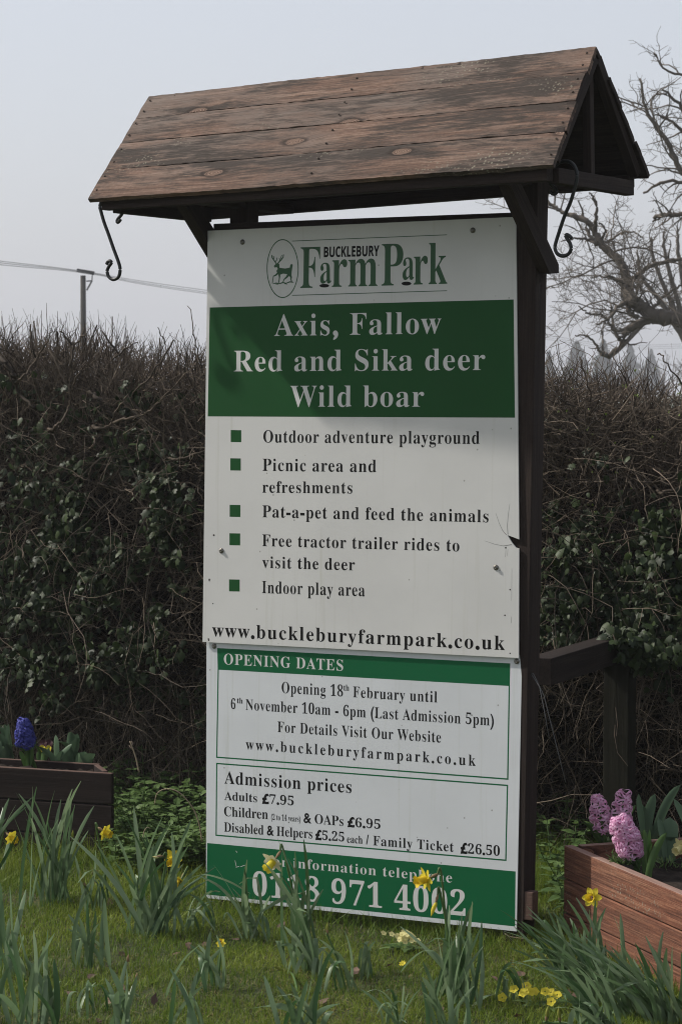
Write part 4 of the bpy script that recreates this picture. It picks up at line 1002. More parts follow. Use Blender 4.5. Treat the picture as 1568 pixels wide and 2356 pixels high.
# hazy conifers and thin bare trees far off
def conifer(px, ptop, wpx, Y, label):
    b = at_y(px, 890, Y); b[2] = 0; top = at_y(px, ptop, Y)[2]; w = wpx / F_PX * Y; r = np.random.default_rng(int(px))
    t = thing('conifer_tree', label, 'tree', b, 'conifers on the skyline')
    mb = MB(); mb.tube([b, b + np.array([0, 0, top])], [.3, .05], 8); part('trunk', mb.mesh('trunk'), M_bark, t)
    N = 2200; h = r.random(N) ** .8; z = .5 + h * (top - .5); an = r.uniform(0, 6.283, N); lump = .62 + .38 * np.sin(an * r.integers(2, 5) + h * r.uniform(9, 22) + r.uniform(0, 6)) * np.sin(h * r.uniform(25, 50) + r.uniform(0, 6)); rad = w * .5 * (1 - h) ** r.uniform(.6, 1.1) * lump * np.sqrt(r.random(N)) + .05
    pos = b + np.stack([rad * np.cos(an), rad * np.sin(an), z], 1)
    P = np.array([[-.5, 0, 0], [0, .25, .0], [.5, 0, -.15], [0, -.25, 0]]); o = np.stack([np.cos(an), np.sin(an), np.full(N, -.35)], 1) + r.normal(0, .25, (N, 3))
    x = o / np.linalg.norm(o, axis=1, keepdims=True); zz = r.normal(0, .5, (N, 3)) + np.array([0, 0, 1.]); y = np.cross(zz, x); y /= np.linalg.norm(y, axis=1, keepdims=True); mt = np.stack([x, y, np.cross(x, y)], 2) * (w / 3.2) * r.uniform(.5, 1.0, N)[:, None, None] * (.35 + .65 * (1 - h))[:, None, None]
    V, G, R = scatter(P, [np.array([[0, 1, 2, 3]])], pos, mt, r.random(N)); part('crown', mesh_np('crown', V, G, R), M_conifer, t)
for a in ((1262, 806, 62, 470, 'small pale conifer nearest the sign post on the skyline'), (1325, 786, 104, 500, 'broad hazy conifer second from the sign post on the skyline'), (1386, 782, 104, 440, 'tallest hazy conifer, in the middle of the skyline row'), (1449, 796, 110, 520, 'hazy conifer second from the right picture edge on the skyline'), (1496, 804, 90, 540, 'blunt hazy conifer close behind the large bare tree')): conifer(*a)
def thin_tree(px, ptop, Y, seed, label):
    b = at_y(px, 890, Y); b[2] = 0; top = at_y(px, ptop, Y); r = np.random.default_rng(seed)
    lim = [([b, b * .5 + top * .5 + np.array([r.normal(0, .3), 0, -.5]), top + np.array([r.normal(0, .8), 0, 0])], .12, .03)] + [([b + np.array([0, 0, top[2] * .35]), b + np.array([d * .5, 0, top[2] * .65]), b + np.array([d, 0, top[2] * (.92 - abs(d) * .06)])], .07, .025) for d in (-3, -1.6, 1.8, 3.2)]
    tree_thing('bare_tree', label, b, lim, seed, depth=3, density=.40, twigr=.02, spread=.45, upw=.6, maxlen=4.0)
for a in ((1290, 800, 320, 51, 'slender bare tree between the two leftmost conifers'), (1530, 815, 260, 52, 'low bare tree under the large tree at the right picture edge'), (1420, 808, 340, 53, 'thin bare tree between tall and hazy conifers on the skyline'), (1585, 800, 280, 54, 'bare tree at the far right of the skyline')): thin_tree(*a)

# ------------------------------------------------------------------ lawn grass, nettles
def blades(pos, h, w, lean, r, K=4):
    N = len(pos); az = r.uniform(0, 6.283, N); ln = np.abs(r.normal(0, lean, N)); t = np.linspace(0, 1, K)
    P = pos[:, None] + np.stack([np.cos(az)[:, None] * (ln * h)[:, None] * t ** 1.7, np.sin(az)[:, None] * (ln * h)[:, None] * t ** 1.7, h[:, None] * (t * (1 - .28 * np.minimum(ln, 1.4)[:, None] * t))], 2)
    W = w[:, None] * (1 - t ** 1.5 * .92)[None] * .5
    a2 = az + r.normal(1.57, .6, N); sd = np.stack([np.cos(a2), np.sin(a2), np.zeros(N)], 1)
    T = np.gradient(P, axis=1); sd = sd[:, None] * np.ones((1, K, 1))
    V = np.stack([P - sd * W[:, :, None], P + sd * W[:, :, None]], 2).reshape(-1, 3)
    q = (np.array([[0, 1, 3, 2]])[None] + (np.arange(K - 1) * 2)[:, None, None]).reshape(-1, 4); q = (q[None] + (np.arange(N) * K * 2)[:, None, None]).reshape(-1, 4)
    return V, q
def fractal(x, y):
    return .5 + .25 * np.sin(x * 3.1 + 1.3 * np.sin(y * 2.3)) * np.sin(y * 3.7 + x) + .15 * np.sin(x * 11 + 2 * np.sin(y * 7)) * np.sin(y * 9 - x * 4) + .10 * np.sin(23 * x + 3 * np.sin(17 * y)) * np.sin(21 * y + 5 * x)
def in_planter(x, y):
    a = np.stack([x, y], 1); c = np.array([rp0[0], rp0[1]]); u = (a - c) @ ra[:2]; v = (a - c) @ rb[:2]
    b1 = (u > -.01) & (u < 1.7) & (v > -.01) & (v < .63)
    c = lpc[:2]; iv = np.array([-al[1], al[0]]); u = (a - c) @ al[:2]; v = (a - c) @ iv; b2 = (u > -LPL) & (u < .01 - .3 * v) & (v > 0) & (v < .40)
    return b1 | b2
def sign_dist(x, y):
    d = (np.stack([x, y], 1) - PC[:2]); u = d @ U_[:2]; v = d @ N_[:2]; return u, v
def make_grass():
    r = np.random.default_rng(77)
    N = 230000; y = r.uniform(6.3, 11.2, N); x = r.uniform(-1, 1, N) * (.19 * y + .35)
    f = fractal(x, y); u, v = sign_dist(x, y)
    hd = (np.stack([x, y], 1) - HO[:2]) @ HN[:2]
    pt = np.sin(x * 4.3 + 2 * np.sin(y * 2.9)) * np.sin(y * 5.1 + 1.7 * np.sin(x * 3.3)) + .5 * np.sin(9 * x + 4) * np.sin(8 * y + 3 * x)
    keep = ~in_planter(x, y) & (hd < .25) & (r.random(N) < np.clip(.12 + .6 * f + .6 * (pt < .40), 0, 1)); x, y, f, u, v = (q[keep] for q in (x, y, f, u, v)); N = len(x)
    near = np.exp(-((v - .02) / .16) ** 2) * (np.abs(u) < .85)                 # uncut fringe along the sign's foot
    da = (np.stack([x, y], 1) - rp0[:2]); pu, pv = da @ ra[:2], da @ rb[:2]; near2 = np.exp(-(pv / .10) ** 2) * (pu > -.1) * (pv < 0)
    da = (np.stack([x, y], 1) - lpc[:2]); iv = np.array([-al[1], al[0]]); near3 = np.exp(-((da @ iv) / .16) ** 2)
    far = np.clip((y - 8.3) / 1.0, 0, 1)
    h = .015 + .028 * f * r.random(N) + .014 * r.random(N) + .010 * np.clip(pt[keep], -1, 1) * r.random(N)
    h = np.maximum(h, .008) + (near * .055 + near2 * .05 + near3 * .07 + far * .05) * r.uniform(.2, 1, N)
    pos = np.stack([x, y, bump_h(x, y)], 1)
    V, q = blades(pos, h, r.uniform(.0016, .0036, N), .9, r)
    rnd = np.clip(.10 + .75 * f * r.random(N) - .22 * pt[keep] + r.normal(0, .12, N), 0, 1)
    o = obj('grass', mesh_np('grass', V, [q], np.repeat(rnd, 8)), M_grass, kind='stuff')
    # pale thatch and moss between the blades
    N = 60000; y = r.uniform(6.5, 10.2, N); x = r.uniform(-1, 1, N) * (.18 * y + .3); k = ~in_planter(x, y) & (r.random(N) < 1.3 - fractal(x, y) * 1.4); x, y = x[k], y[k]; N = len(x)
    V, q = blades(np.stack([x, y, bump_h(x, y) + .003], 1), r.uniform(.006, .022, N), r.uniform(.002, .004, N), 2.6, r)
    obj('thatch', mesh_np('thatch', V, [q], np.repeat(r.random(N), 8)), M_old, kind='stuff')
make_grass()

def leaf_template(n=7, ser=.12, wid=.32, droop=.25):
    """toothed pointed leaf lying along +y, folded on its midrib"""
    t = np.linspace(0, 1, n); w = wid * np.sin(np.pi * t ** .75) * (1 - .25 * t); V = []; F = []
    for i, (a, b) in enumerate(zip(t, w)):
        z = -droop * a * a; s_ = (1 + ser * (1 if i % 2 else -1)) if 0 < i < n - 1 else 1
        V += [(-b * s_, a - (.05 if i % 2 else 0), z + .10 * b), (0, a, z - .02), (b * s_, a - (.05 if i % 2 else 0), z + .10 * b)]
    for i in range(n - 1): F += [[3 * i, 3 * i + 1, 3 * i + 4, 3 * i + 3], [3 * i + 1, 3 * i + 2, 3 * i + 5, 3 * i + 4]]
    return np.array(V), [np.array(F)]
def herb_patch(name, label, cat, spots, seed, T, mat, size, pairs=5, hmax=.3):
    """upright leafy herbs: opposite pairs of leaves on short stems"""
    r = np.random.default_rng(seed); pos, mt, rn = [], [], []; st = []
    for x, y, hgt in spots:
        az0 = r.uniform(0, 6.28); lx, ly = r.normal(0, .12, 2)
        st.append([(x + lx * t * hgt * 3, y + ly * t * hgt * 3, hgt * t) for t in np.linspace(0, 1, 4)])
        for k in range(pairs):
            t = (k + .6) / pairs; 
            for a in (0, math.pi):
                az = az0 + a + k * 1.57 + r.normal(0, .25); e = r.uniform(-.35, .25) + .5 * t
                yv = np.array([math.cos(az) * math.cos(e), math.sin(az) * math.cos(e), math.sin(e)]); zv = np.array([0, 0, 1.]) + r.normal(0, .2, 3); xv = np.cross(yv, zv); xv /= np.linalg.norm(xv); zv = np.cross(xv, yv)
                pos.append((x + lx * t * hgt * 3, y + ly * t * hgt * 3, hgt * t)); mt.append(np.stack([xv, yv, zv], 1) * size * r.uniform(.7, 1.25) * (1.15 - .45 * t)); rn.append(np.clip(.25 + .5 * t + r.normal(0, .15), 0, 1))
    V, G, R = scatter(T[0], T[1], np.array(pos), np.array(mt), np.array(rn)); v, q = tubes(np.array(st), np.full((len(st), 4), .002), 4)
    me = mesh_np(name, np.r_[V, v], [np.r_[G[0], q + len(V)]], np.r_[R, np.full(len(v), .4)])
    o = obj(name, me, mat, label=label, category=cat, kind='stuff')
r = np.random.default_rng(91)
sp = []
for _ in range(230):
    px, py = r.uniform(262, 500), r.uniform(1850, 2015); p = on_ground(px, py); 
    if p[1] > 8.75 and not in_planter(p[None, 0], p[None, 1])[0]: sp.append((p[0], p[1], r.uniform(.08, .16) + .16 * max(0, (1960 - py) / 110) * r.random()))
herb_patch('nettles', 'patch of young green nettles between the left planter and the sign', 'nettles', sp, 92, leaf_template(), M_nettle, .066)
sp = []
for _ in range(34):
    px, py = r.uniform(1262, 1330), r.uniform(1900, 2140); p = on_ground(px, py)
    if p[1] > 8.3 and not in_planter(p[None, 0], p[None, 1])[0]: sp.append((p[0], p[1], r.uniform(.06, .20)))
herb_patch('weeds', 'green nettles and weeds between the right sign post and the red planter', 'weeds', sp, 93, leaf_template(), M_nettle, .06)

# ------------------------------------------------------------------ flowers
def ngon_petals(np_, n, L, W, cup, curl, r, tube=0.0):
    """np_ petals radiating in +z facing; returns verts, quads"""
    V, F = [], []
    for k in range(np_):
        az = 2 * math.pi * k / np_ + r.normal(0, .06); b = len(V); tw = r.normal(0, .10)
        for i in range(n):
            t = i / (n - 1); w = W * math.sin(math.pi * min(.97, .12 + t * .88)) ** .7 * (1 if t < .97 else .2); rad = .15 * L + L * t * .9; z = cup * L * t - curl * L * t * t
            for sgn in (-1, 0, 1):
                x, y, zz = rad, sgn * w, z + (abs(sgn) * .16 * W) + tw * sgn * w
                V.append((x * math.cos(az) - y * math.sin(az), x * math.sin(az) + y * math.cos(az), zz + tube))
        for i in range(n - 1):
            for j in (0, 1): F.append([b + 3 * i + j, b + 3 * i + j + 1, b + 3 * i + j + 4, b + 3 * i + j + 3])
    return np.array(V), np.array(F)
def trumpet_mesh(L, r0, r1, rr, n=20):
    V, F = [], []; prof = [(0, r0), (.25, r0 * 1.05), (.6, r0 * 1.15), (.88, r1 * .92), (1.0, r1 * 1.18)]
    for i, (z, ra_) in enumerate(prof):
        for k in range(n):
            a = 2 * math.pi * k / n; f = 1 + (.10 * math.sin(a * 7 + 1) + rr.normal(0, .03) if i == 4 else 0); V.append((ra_ * f * math.cos(a), ra_ * f * math.sin(a), z * L + (.06 * L * math.sin(a * 6) if i == 4 else 0)))
    for i in range(4):
        for k in range(n): F.append([i * n + k, i * n + (k + 1) % n, (i + 1) * n + (k + 1) % n, (i + 1) * n + k])
    return np.array(V), np.array(F)
def daffodil(parent, base, head, face, size=.042, kind='open', petal=None, trumpet=None, seed=0):
    """one bloom on its stem: stem rises to just behind the head and bends over"""
    r = np.random.default_rng(seed + 1000); face = np.asarray(face, float); face /= np.linalg.norm(face)
    neck = head - face * size * .9; top = neck + np.array([0, 0, .012]) - face * .012
    P = smooth_path([base, base * .55 + top * .45 + np.array([0, 0, .02]), top - face * .004, neck, head - face * size * .25], 6)
    mb = MB(); mb.tube(P, np.linspace(.0040, .0026, len(P)), 7); part('stem', mb.mesh('stem', True), M_dstem, parent)
    ref = np.array([0, 0, 1.]) if abs(face[2]) < .9 else np.array([1., 0, 0]); x = np.cross(ref, face); x /= np.linalg.norm(x); y = np.cross(face, x); Mx = mat4(x, y, face, head)
    mb = MB(); mb.tube([neck - face * .01 + np.array([0, 0, .006]), neck + face * .006 + np.array([0, 0, .004]), neck + face * .03], [.002, .005, .001], 6); part('spathe', mb.mesh('spathe', True), M_dspathe, parent)
    if kind == 'bud':
        n = 9; t = np.linspace(0, 1, n); mb = MB(); mb.tube(np.c_[np.zeros(n), .0006 * np.sin(t * 9), (t - .5) * size * 1.3], np.maximum(.0006, size * .17 * np.sin(np.pi * t ** .8) ** .8), 9)
        part('bud', mb.mesh('bud', True), petal or M_yellow, parent, Mx); return
    V, F = ngon_petals(6, 6, size, size * .33, -.05 + r.normal(0, .08), -.12, r)
    fl = part('flower', mesh_np('flower', V, [F], smooth=True), petal or M_yellow, parent, Mx)
    V, F = trumpet_mesh(size * .95, size * .28, size * .40, r); part('trumpet', mesh_np('trumpet', V, [F], smooth=True), trumpet or M_trumpet, fl, Mx)

def leaf_paths(base, tips, r, K=9, jit=.05, bow=.5):
    B, Tt, P = [], [], []
    t = np.linspace(0, 1, K)[:, None]
    for tip in tips:
        b = base + np.array([r.normal(0, jit * .7), r.normal(0, jit * .7), 0]); b[2] = -.01
        tp_ = np.array(tip); c = b + (tp_ - b) * np.array([.30, .30, 0]) + np.array([0, 0, (tp_[2] - b[2]) * (.62 if tp_[2] > .12 else 1.15)]) + r.normal(0, .008, 3)
        q = (1 - t) ** 2 * b + 2 * t * (1 - t) * c + t ** 2 * tp_
        if r.random() < .07:                       # a leaf kinked over near its tip
            k = r.integers(5, 8); d = r.normal(0, .022, 2); h = q[k, 2]; n_ = np.arange(1, len(q) - k)
            q[k + 1:, 0] = q[k, 0] + d[0] * n_; q[k + 1:, 1] = q[k, 1] + d[1] * n_; q[k + 1:, 2] = h + .012 - .016 * n_ ** 1.4
        P.append(q + np.outer(np.sin(t[:, 0] * 3.1), r.normal(0, .006, 3)))
    return np.array(P)
def clump(label, base_px, tips, seed, width=.0062, extra=0, mat=None, group='daffodil clumps in the lawn', bent=()):
    r = np.random.default_rng(seed); base = on_ground(*base_px)
    t = thing('daffodil_clump', label, 'daffodils', base, group)
    T = [at_y(px, py, base[1] + r.normal(0, .05)) for px, py in tips]
    for k in range(extra):
        a, b = T[r.integers(len(T))], T[r.integers(len(T))]; m = a + (b - a) * r.random(); m[2] = max(.06, m[2] * r.uniform(.5, .95)); m[1] += r.normal(0, .07); T.append(m)
    for p in T: p[2] = max(p[2], .03)
    P = leaf_paths(base, T, r)
    for i, bends in bent:                       # leaves folded over: path given by picture points
        pass
    K = P.shape[1]; tt = np.linspace(0, 1, K); N = len(P)
    W = (r.uniform(.75, 1.2, N) * width)[:, None] * (np.minimum(1, .55 + tt * 2.2) * np.sqrt(np.clip(1 - tt ** 6, 0, 1)))[None]; W[:, -1] = .0012
    az = r.uniform(-.9, .9, N)[:, None] + r.normal(0, .7, N)[:, None] * tt[None]; sd = np.stack([np.cos(az), np.sin(az), np.zeros_like(az)], 2)
    V, q = ribbons(P, W, sd, .18)
    part('leaves', mesh_np('leaves', V, [q], np.repeat(np.clip(r.normal(.45, .25, N), 0, 1), K * 3), smooth=True), mat or M_daff, t)
    return t, base
def arch_leaf(t, pxs, Y, w=.006, rnd=.6, name='arched_leaf'):
    P = smooth_path([at_y(px, py, Y) for px, py in pxs], 4)[None]; P[:, :, 2] = np.maximum(P[:, :, 2], -.01); K = P.shape[1]; tt = np.linspace(0, 1, K)
    V, q = ribbons(P, (w * np.minimum(1, .6 + 2 * tt) * np.sqrt(np.clip(1 - tt ** 5, .01, 1)))[None], np.array([[.75, .66, 0]]), .15); part(name, mesh_np(name, V, [q], np.full(len(V), rnd), smooth=True), M_daff, t)
Z6 = lambda L: [z6(*p) for p in L]
Z7 = lambda L: [z7(*p) for p in L]
Z8 = lambda L: [z8(*p) for p in L]
def bloom(t, base, px, face, size=.042, **k):
    size *= .88
    head = at_y(px[0], px[1], base[1] + k.pop('dy', 0.0)); daffodil(t, np.array([base[0] + .02, base[1], -.01]) if 'foot' not in k else k.pop('foot'), head, face, size, **k)

t, b = clump('tall daffodil clump with narrow buds in front of the left planter', z6(335, 1455), Z6([(100, 735), (205, 700), (232, 700), (345, 725), (455, 715), (510, 665), (590, 822), (420, 845), (470, 815), (385, 780), (165, 905), (90, 890), (205, 765), (410, 880), (555, 975), (450, 1040), (120, 745), (300, 900), (260, 990)]), 101, .0066, 12)
bloom(t, b, z6(657, 985), (.75, -.5, -.25), .034, seed=1, foot=b + np.array([.20, .02, -.01])); bloom(t, b, z6(456, 1000), (.1, -.2, 1), .03, kind='bud', seed=2, petal=M_bud)
t, b = clump('broad splaying daffodil clump left of the sign with half hidden yellow blooms', z6(960, 1635), Z6([(440, 1010), (460, 1100), (595, 1040), (730, 1000), (790, 890), (840, 830), (915, 1000), (945, 1105), (1020, 890), (1050, 950), (1105, 880), (1190, 960), (1200, 905), (1275, 1180), (1180, 1075), (1350, 1205), (720, 1175), (840, 1155), (965, 1185), (1300, 1290), (880, 1000)]), 102, .0072, 12)
bloom(t, b, z6(1090, 1150), (-.45, -.7, -.2), .040, seed=3, dy=.08); bloom(t, b, z6(1128, 1290), (-.5, -.5, -.6), .036, seed=4, dy=.1); bloom(t, b, z6(975, 1143), (-.9, -.3, .1), .028, kind='bud', petal=M_paley, seed=5)
arch_leaf(t, Z6([(1010, 1600), (1120, 1350), (1250, 1255), (1420, 1290), (1568, 1370)]), b[1] - .02, .0065)
t, b = clump('small daffodil clump with upright dark leaves standing before the broad clump', z6(575, 1850), Z6([(428, 1500), (500, 1520), (550, 1400), (575, 1350), (650, 1455), (600, 1480), (655, 1400), (535, 1600), (620, 1560)]), 103, .0068, 4)
t, b = clump('daffodil shoots with a pale green bud between the two tall left clumps', z6(560, 1510), Z6([(555, 1290), (640, 1290), (665, 1230), (590, 1260), (600, 1100), (470, 1130)]), 104, .005, 3)
bloom(t, b, z6(515, 1270), (-.25, -.2, .9), .045, kind='bud', petal=M_bud, seed=6)
t, b = clump('daffodil clump with rounded leaf tips at the left edge of the lawn', z6(85, 1905), Z6([(5, 1305), (62, 1325), (165, 1345), (80, 1600), (40, 1640), (150, 1630), (20, 1420), (110, 1480)]), 105, .0080, 4)
t, b = clump('open daffodil clump with twisted leaves near the bottom left corner', z6(290, 2195), Z6([(180, 1790), (210, 1600), (300, 1600), (345, 1620), (380, 1920), (215, 1800), (270, 1700), (340, 1780), (300, 1880)]), 106, .0078, 3)
t, b = clump('dark daffodil leaves at the very bottom left corner', z6(45, 2195), Z6([(75, 1600), (0, 1700), (30, 1640), (110, 1950), (60, 1830), (10, 1900)]), 107, .0078, 3)
t, b = clump('short daffodil clump with brown withered leaf tips at the bottom edge', z6(775, 2260), Z6([(660, 1900), (685, 1830), (800, 1775), (860, 1885), (880, 2020), (650, 1960), (740, 1980), (820, 2000)]), 108, .0080, 3)
for px, py in (z6(803, 1770), z6(857, 1885)):
    p = at_y(px, py, b[1]); mb = MB(); mb.tube([p - np.array([0, 0, .012]), p, p + np.array([.002, 0, .008])], [.005, .004, .001], 6); part('withered_tip', mb.mesh('withered_tip', True), M_dspathe, t)
t, b = clump('small daffodil clump with one tiny yellow flower left of the tall centre clump', z6(1325, 1975), Z6([(1190, 1690), (1240, 1690), (1320, 1610), (1355, 1630), (1405, 1690), (1260, 1760), (1230, 1720), (1300, 1780)]), 109, .0064, 3)
bloom(t, b, z6(1385, 1680), (-.1, -.7, .6), .018, seed=7)
arch_leaf(t, Z6([(1020, 2150), (1060, 1960), (1150, 1790), (1255, 1690)]), 7.35, .0055)
t, b = clump('sparse thin daffodil shoots between two clumps at the bottom left', z6(570, 2150), Z6([(555, 1910), (575, 1960), (490, 1990), (520, 2010), (540, 1950)]), 110, .005, 2)
t, b = clump('slim daffodil clump at the bottom edge left of the front centre clump', z6(1200, 2280), Z6([(1065, 1840), (1120, 1920), (1240, 1860), (1270, 1950), (1150, 2000)]), 111, .0072, 3)
t, b = clump('low daffodil clump against the lower left corner of the sign', z6(1225, 1600), Z6([(1180, 1370), (1250, 1390), (1280, 1370), (1350, 1420), (1150, 1480), (1380, 1360)]), 112, .005, 4)
t, b = clump('daffodil leaves arching in from the left picture edge before the dark planter', z6(-70, 1260), Z6([(60, 770), (100, 815), (200, 770), (40, 900), (-60, 800), (20, 830)]), 113, .0070, 3)
bloom(t, b, z6(72, 1020), (.65, -.6, -.3), .034, seed=8)
t, b = clump('dark daffodil clump with bent over leaves in front of the green phone band', z7(285, 800), Z7([(270, 340), (300, 350), (255, 390), (80, 370), (400, 545), (180, 500), (360, 600), (220, 560), (150, 345)]), 114, .0066, 4)
arch_leaf(t, Z7([(270, 790), (230, 640), (120, 500), (-10, 428)]), b[1] - .03, .007); arch_leaf(t, Z7([(240, 790), (190, 690), (150, 640), (130, 690)]), b[1] - .05, .005)
t, b = clump('tallest daffodil clump before the middle of the sign with one white and yellow bloom', z7(590, 985), Z7([(330, 305), (370, 360), (440, 215), (470, 290), (540, 290), (590, 225), (630, 310), (700, 510), (500, 330), (430, 700), (480, 720), (520, 640), (610, 620), (755, 840), (655, 790), (560, 400), (455, 420), (520, 500)]), 115, .0070, 10)
bloom(t, b, z7(418, 350), (-.55, -.6, -.55), .044, petal=M_cream, trumpet=M_yellow, seed=9); bloom(t, b, z7(452, 962), (-.7, -.3, .55), .038, kind='bud', petal=M_bud, seed=10, foot=on_ground(*z7(560, 1110)))
t, b = clump('daffodil clump with broad pale leaves at the bottom edge below the sign', z7(600, 1320), Z7([(365, 1000), (440, 1060), (515, 1045), (610, 1030), (760, 845), (800, 1160), (640, 1000), (290, 1190), (480, 1100), (570, 1150), (700, 1000)]), 116, .0085, 4)
t, b = clump('tiny daffodil tuft alone on the lawn below the telephone number', z7(945, 1015), Z7([(905, 815), (960, 810), (1000, 805), (925, 850), (975, 860)]), 117, .0050, 2)
t, b = clump('thin daffodil shoots right of the tallest clump with one narrow bud', z7(800, 1095), Z7([(680, 795), (820, 745), (770, 860), (835, 930), (700, 850), (790, 960)]), 118, .0060, 3)
bloom(t, b, z7(726, 725), (.0, -.1, 1), .028, kind='bud', petal=M_bud, seed=11)
t, b = clump('daffodil clump before the end of the phone number with drooping bloom and bud', z7(1440, 1140), Z7([(1340, 720), (1420, 600), (1555, 590), (1490, 650), (1545, 760), (1395, 700), (1500, 980), (1380, 900), (1140, 720), (1510, 840)]), 119, .0072, 8)
arch_leaf(t, Z7([(1430, 1130), (1400, 980), (1340, 875), (1270, 860), (1190, 920), (1140, 985)]), b[1] - .04, .0075)
bloom(t, b, z7(1290, 450), (-.85, -.45, -.15), .044, seed=12, foot=b + np.array([.0, .02, 0])); bloom(t, b, z7(1330, 620), (-.35, -.2, -.9), .044, kind='bud', seed=13)
t, b = clump('daffodil clump with long thin leaves rising before the right foot of the sign', (1062, 2325), Z8([(150, 1195), (210, 1330), (100, 1300), (5, 1240), (60, 1310), (130, 1420), (220, 1500), (290, 1925), (30, 1450)]), 120, .0064, 6)
t, b = clump('daffodil clump in the front row right of centre cut by the bottom edge', z7(1400, 1340), Z7([(1270, 925), (1265, 1010), (1350, 1010), (1410, 1060), (1500, 960), (1560, 1060), (1500, 1080), (1300, 1150)]), 121, .0075, 4)
t, b = clump('thin grassy daffodil shoots leaning left at the bottom edge', z7(1150, 1300), Z7([(920, 1080), (1010, 1070), (1060, 1090), (1200, 1100), (1250, 1080), (1120, 1120), (1160, 1060)]), 122, .0042, 6)
t, b = clump('small dark daffodil tuft on the lawn left of the yellow primroses', z8(410, 1875), Z8([(335, 1680), (370, 1650), (405, 1630), (445, 1615), (440, 1700), (390, 1720)]), 123, .0055, 2)
t, b = clump('short daffodil tips with green buds at the bottom edge beneath the primroses', z8(900, 2130), Z8([(800, 1960), (900, 1930), (960, 1930), (1080, 2000), (1150, 1950), (700, 2010), (1020, 1990)]), 124, .0080, 3)
bloom(t, b, z8(655, 1945), (.1, -.1, 1), .035, kind='bud', petal=M_bud, seed=14); bloom(t, b, z8(735, 1950), (-.1, -.1, 1), .035, kind='bud', petal=M_bud, seed=15)
r = np.random.default_rng(55)
for k, (bx, by, lab, n) in enumerate(((1330, 2265, 'dense left leaning daffodil clump nearest the grass at the foot of the red planter', 34), (1390, 2310, 'dense left leaning daffodil clump with one open yellow star in front of the red planter', 38), (1460, 2345, 'dense left leaning daffodil clump in the middle of the bottom right corner', 36), (1535, 2365, 'dense daffodil clump against the red planter at the right picture edge', 34), (1400, 2400, 'dark daffodil leaves along the bottom edge under the red planter', 26))):
    tips = [(bx + r.normal(0, 32) - r.uniform(35, 150), by - r.uniform(70, 195)) for _ in range(n)]
    if k == 0: tips += Z8([(480, 1330), (600, 1340), (560, 1400)])
    if k == 1: tips += Z8([(790, 1185), (850, 1170), (940, 1250), (980, 1190), (1050, 1240), (1020, 1300)])
    if k == 2: tips += Z8([(1150, 1280), (1150, 1420), (1110, 1300)])
    if k == 3: tips += Z8([(1440, 1400), (1320, 1430), (1500, 1500), (1250, 1480), (1560, 1540)])
    t, b = clump(lab, (bx, by), tips, 130 + k, .0066, 0)
    if k == 1: bloom(t, b, z8(958, 1168), (-.35, -.85, .15), .036, seed=16, foot=b + np.array([-.03, .03, -.01]), dy=.12)

def hyacinth(label, base, top, mat, seed, n=42, R=.034, stretch=1.0, leaves=(), frac=.45, cat='hyacinth', loose=0.0, group=None):
    """stem with a spike of starry florets; base, top are world points"""
    r = np.random.default_rng(seed); base, top = np.asarray(base, float), np.asarray(top, float) - np.array([0, 0, .014]); t = thing('hyacinth', label, cat, base, group)
    ax = top - base; L = np.linalg.norm(ax); ax /= L; ref = np.array([1., 0, 0]); x = np.cross(ref, ax); x /= np.linalg.norm(x); y = np.cross(ax, x)
    mb = MB(); mb.tube([base, base + ax * L * .5, top - ax * .01], [.006, .0055, .0025], 8); part('stem', mb.mesh('stem', True), M_dstem, t)
    fb = MB(); fv, ff = ngon_petals(6, 5, .0200, .0034, .22, 1.15, r); n_t = 8
    for i in range(n):
        q = (i + .5) / n; h = frac + (1 - frac) * q; az = i * 2.39996 + r.normal(0, .15); prof = (1 - .32 * q ** 1.5) * (1 if q > .12 else .85)
        out = x * math.cos(az) + y * math.sin(az); d = out * (1 - .75 * max(0, q - .8) / .2 * .6) + ax * (-.15 + .75 * q ** 2) + r.normal(0, .12, 3); d /= np.linalg.norm(d)
        p0 = base + ax * L * h; rad = R * prof * r.uniform(.85, 1.1); p = p0 + d * rad; rf = ax if abs(np.dot(ax, d)) < .9 else x; u = np.cross(rf, d); u /= np.linalg.norm(u); v = np.cross(d, u); M3 = np.stack([u, v, d], 1); sc = r.uniform(.85, 1.1)
        an = np.linspace(0, 6.283, 7)[:-1]; rings = []; 
        for z, rr_ in ((-rad, .0016), (-.012, .0034), (-.004, .0040), (.001, .0036)): rings.append(np.c_[np.cos(an) * rr_, np.sin(an) * rr_, np.full(6, max(z, -rad))])
        tv = np.concatenate(rings); ii = np.arange(6); jj = (ii + 1) % 6; tq = np.concatenate([np.stack([ii, jj, jj + 6, ii + 6], 1) + 6 * k for k in range(3)])
        fb.add(np.r_[fv * sc, tv] @ M3.T + p, [np.r_[ff, tq + len(fv)]], np.r_[np.clip(np.repeat(r.normal(.5, .22), len(fv)) + .35 * np.tile([1, -1, 1], len(fv) // 3), 0, 1), np.full(24, .25)])
    part('bloom', fb.mesh('bloom', True), mat, t)
    if leaves:
        strap(t, base, leaves, r, .013, M_hleaf)
    return t
